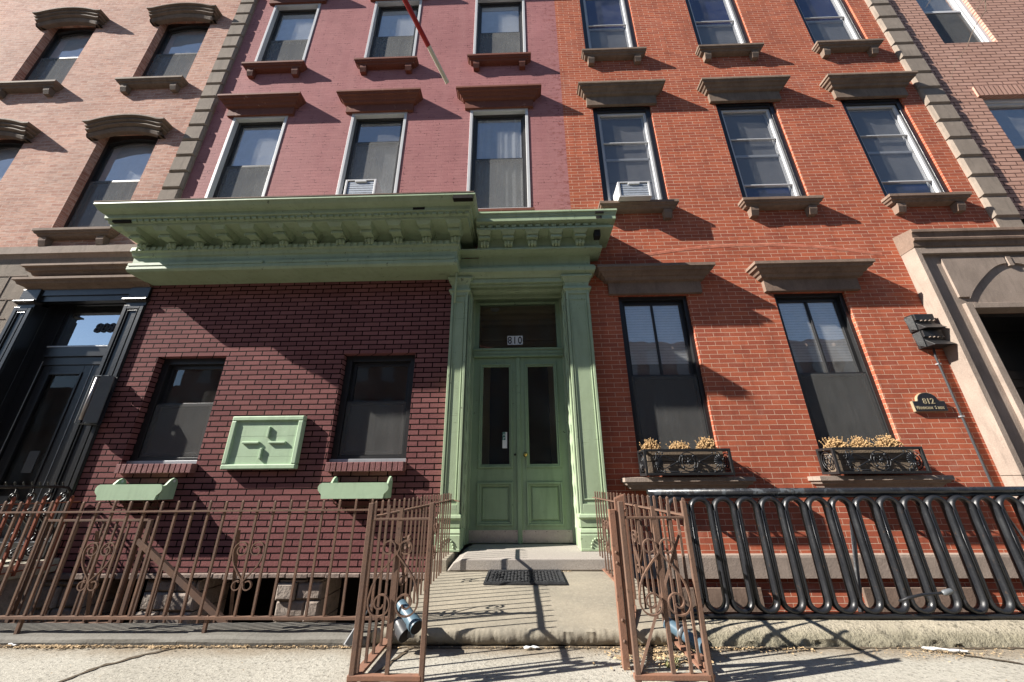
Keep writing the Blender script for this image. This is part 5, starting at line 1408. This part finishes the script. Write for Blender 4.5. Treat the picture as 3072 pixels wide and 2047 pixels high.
# =================================================================== ACROSS THE STREET (seen only in reflections)
op=thing('brick_terrace','dark brick terrace across the street mirrored in the windows','house',(0,-23,0))
MB().box(-27,6,-34,-23,-.2,14.2).box(6,45,-34,-23.2,-.2,11.4).box(-60,-27.5,-34,-23.5,-.2,8.5).build('wall', brick('brick_across',(.20,.075,.05),(.15,.055,.04),(.25,.2,.16),.22,.07,.008,.003), op)
m=MB(); k=MB()
for i in range(-20,21):
    for z in (1.2,4.9,8.5,11.6)[:(4 if i<2 else 3) if i>-13 else 2]: m.box(i*2.1-.5,i*2.1+.5,-22.98,-22.95,z,z+2.2); k.box(i*2.1-.7,i*2.1+.7,-22.99,-22.8,z+2.25,z+2.5)
m.build('window_panes',M['blind_grey'],op); k.build('lintels',M['brownstone'],op)
MB().box(-27,6,-23.5,-22.4,14.2,14.8).build('cornice',M['brownstone_dark'],op)
structure(MB().box(-60,60,-23,-18.5,-.16,0).build('far_sidewalk',M['sidewalk']))

# =================================================================== LIGHT, SKY, CAMERA
SD=Vector((-1,-.27,.712)).normalized()
sun=bpy.data.lights.new('sun','SUN'); sun.energy=5.0; sun.angle=R(.5); sun.color=(1,.945,.86)
so=bpy.data.objects.new('sun',sun); COL.objects.link(so); so.rotation_euler=SD.to_track_quat('Z','Y').to_euler(); so.location=SD*30
w=bpy.data.worlds.new('World'); sc.world=w; w.use_nodes=True; nt=w.node_tree; nt.nodes.clear()
sky=nt.nodes.new('ShaderNodeTexSky'); sky.sky_type='NISHITA'; sky.sun_disc=False; sky.sun_elevation=math.asin(SD.z); sky.sun_rotation=math.atan2(SD.x,SD.y)
sky.air_density=1.0; sky.dust_density=.15; sky.ozone_density=2.0
bg=nt.nodes.new('ShaderNodeBackground'); bg.inputs[1].default_value=.055; ou=nt.nodes.new('ShaderNodeOutputWorld')
nt.links.new(sky.outputs[0],bg.inputs[0]); nt.links.new(bg.outputs[0],ou.inputs[0])
cam=bpy.data.cameras.new('camera'); co=bpy.data.objects.new('camera',cam); COL.objects.link(co); sc.camera=co
cam.sensor_width=36; cam.sensor_fit='HORIZONTAL'; cam.lens=1114.597/3072*36; cam.clip_start=.05; cam.clip_end=1000
pi_,ya,ro=R(21.1168),R(-1.44513),R(-.43053)
f=Vector((math.sin(ya)*math.cos(pi_),math.cos(ya)*math.cos(pi_),math.sin(pi_))); r=Vector((math.cos(ya),-math.sin(ya),0)); u=r.cross(f)
r2=r*math.cos(ro)+u*math.sin(ro); u2=u*math.cos(ro)-r*math.sin(ro)
from mathutils import Matrix
co.matrix_world=Matrix(((r2.x,u2.x,-f.x,0),(r2.y,u2.y,-f.y,-4.8),(r2.z,u2.z,-f.z,.872),(0,0,0,1)))
vs_=sc.view_settings; vs_.view_transform='Standard'; vs_.look='None'; vs_.exposure=1.3; vs_.gamma=1; vs_.use_curve_mapping=False
sc.cycles.max_bounces=8; sc.cycles.transparent_max_bounces=16
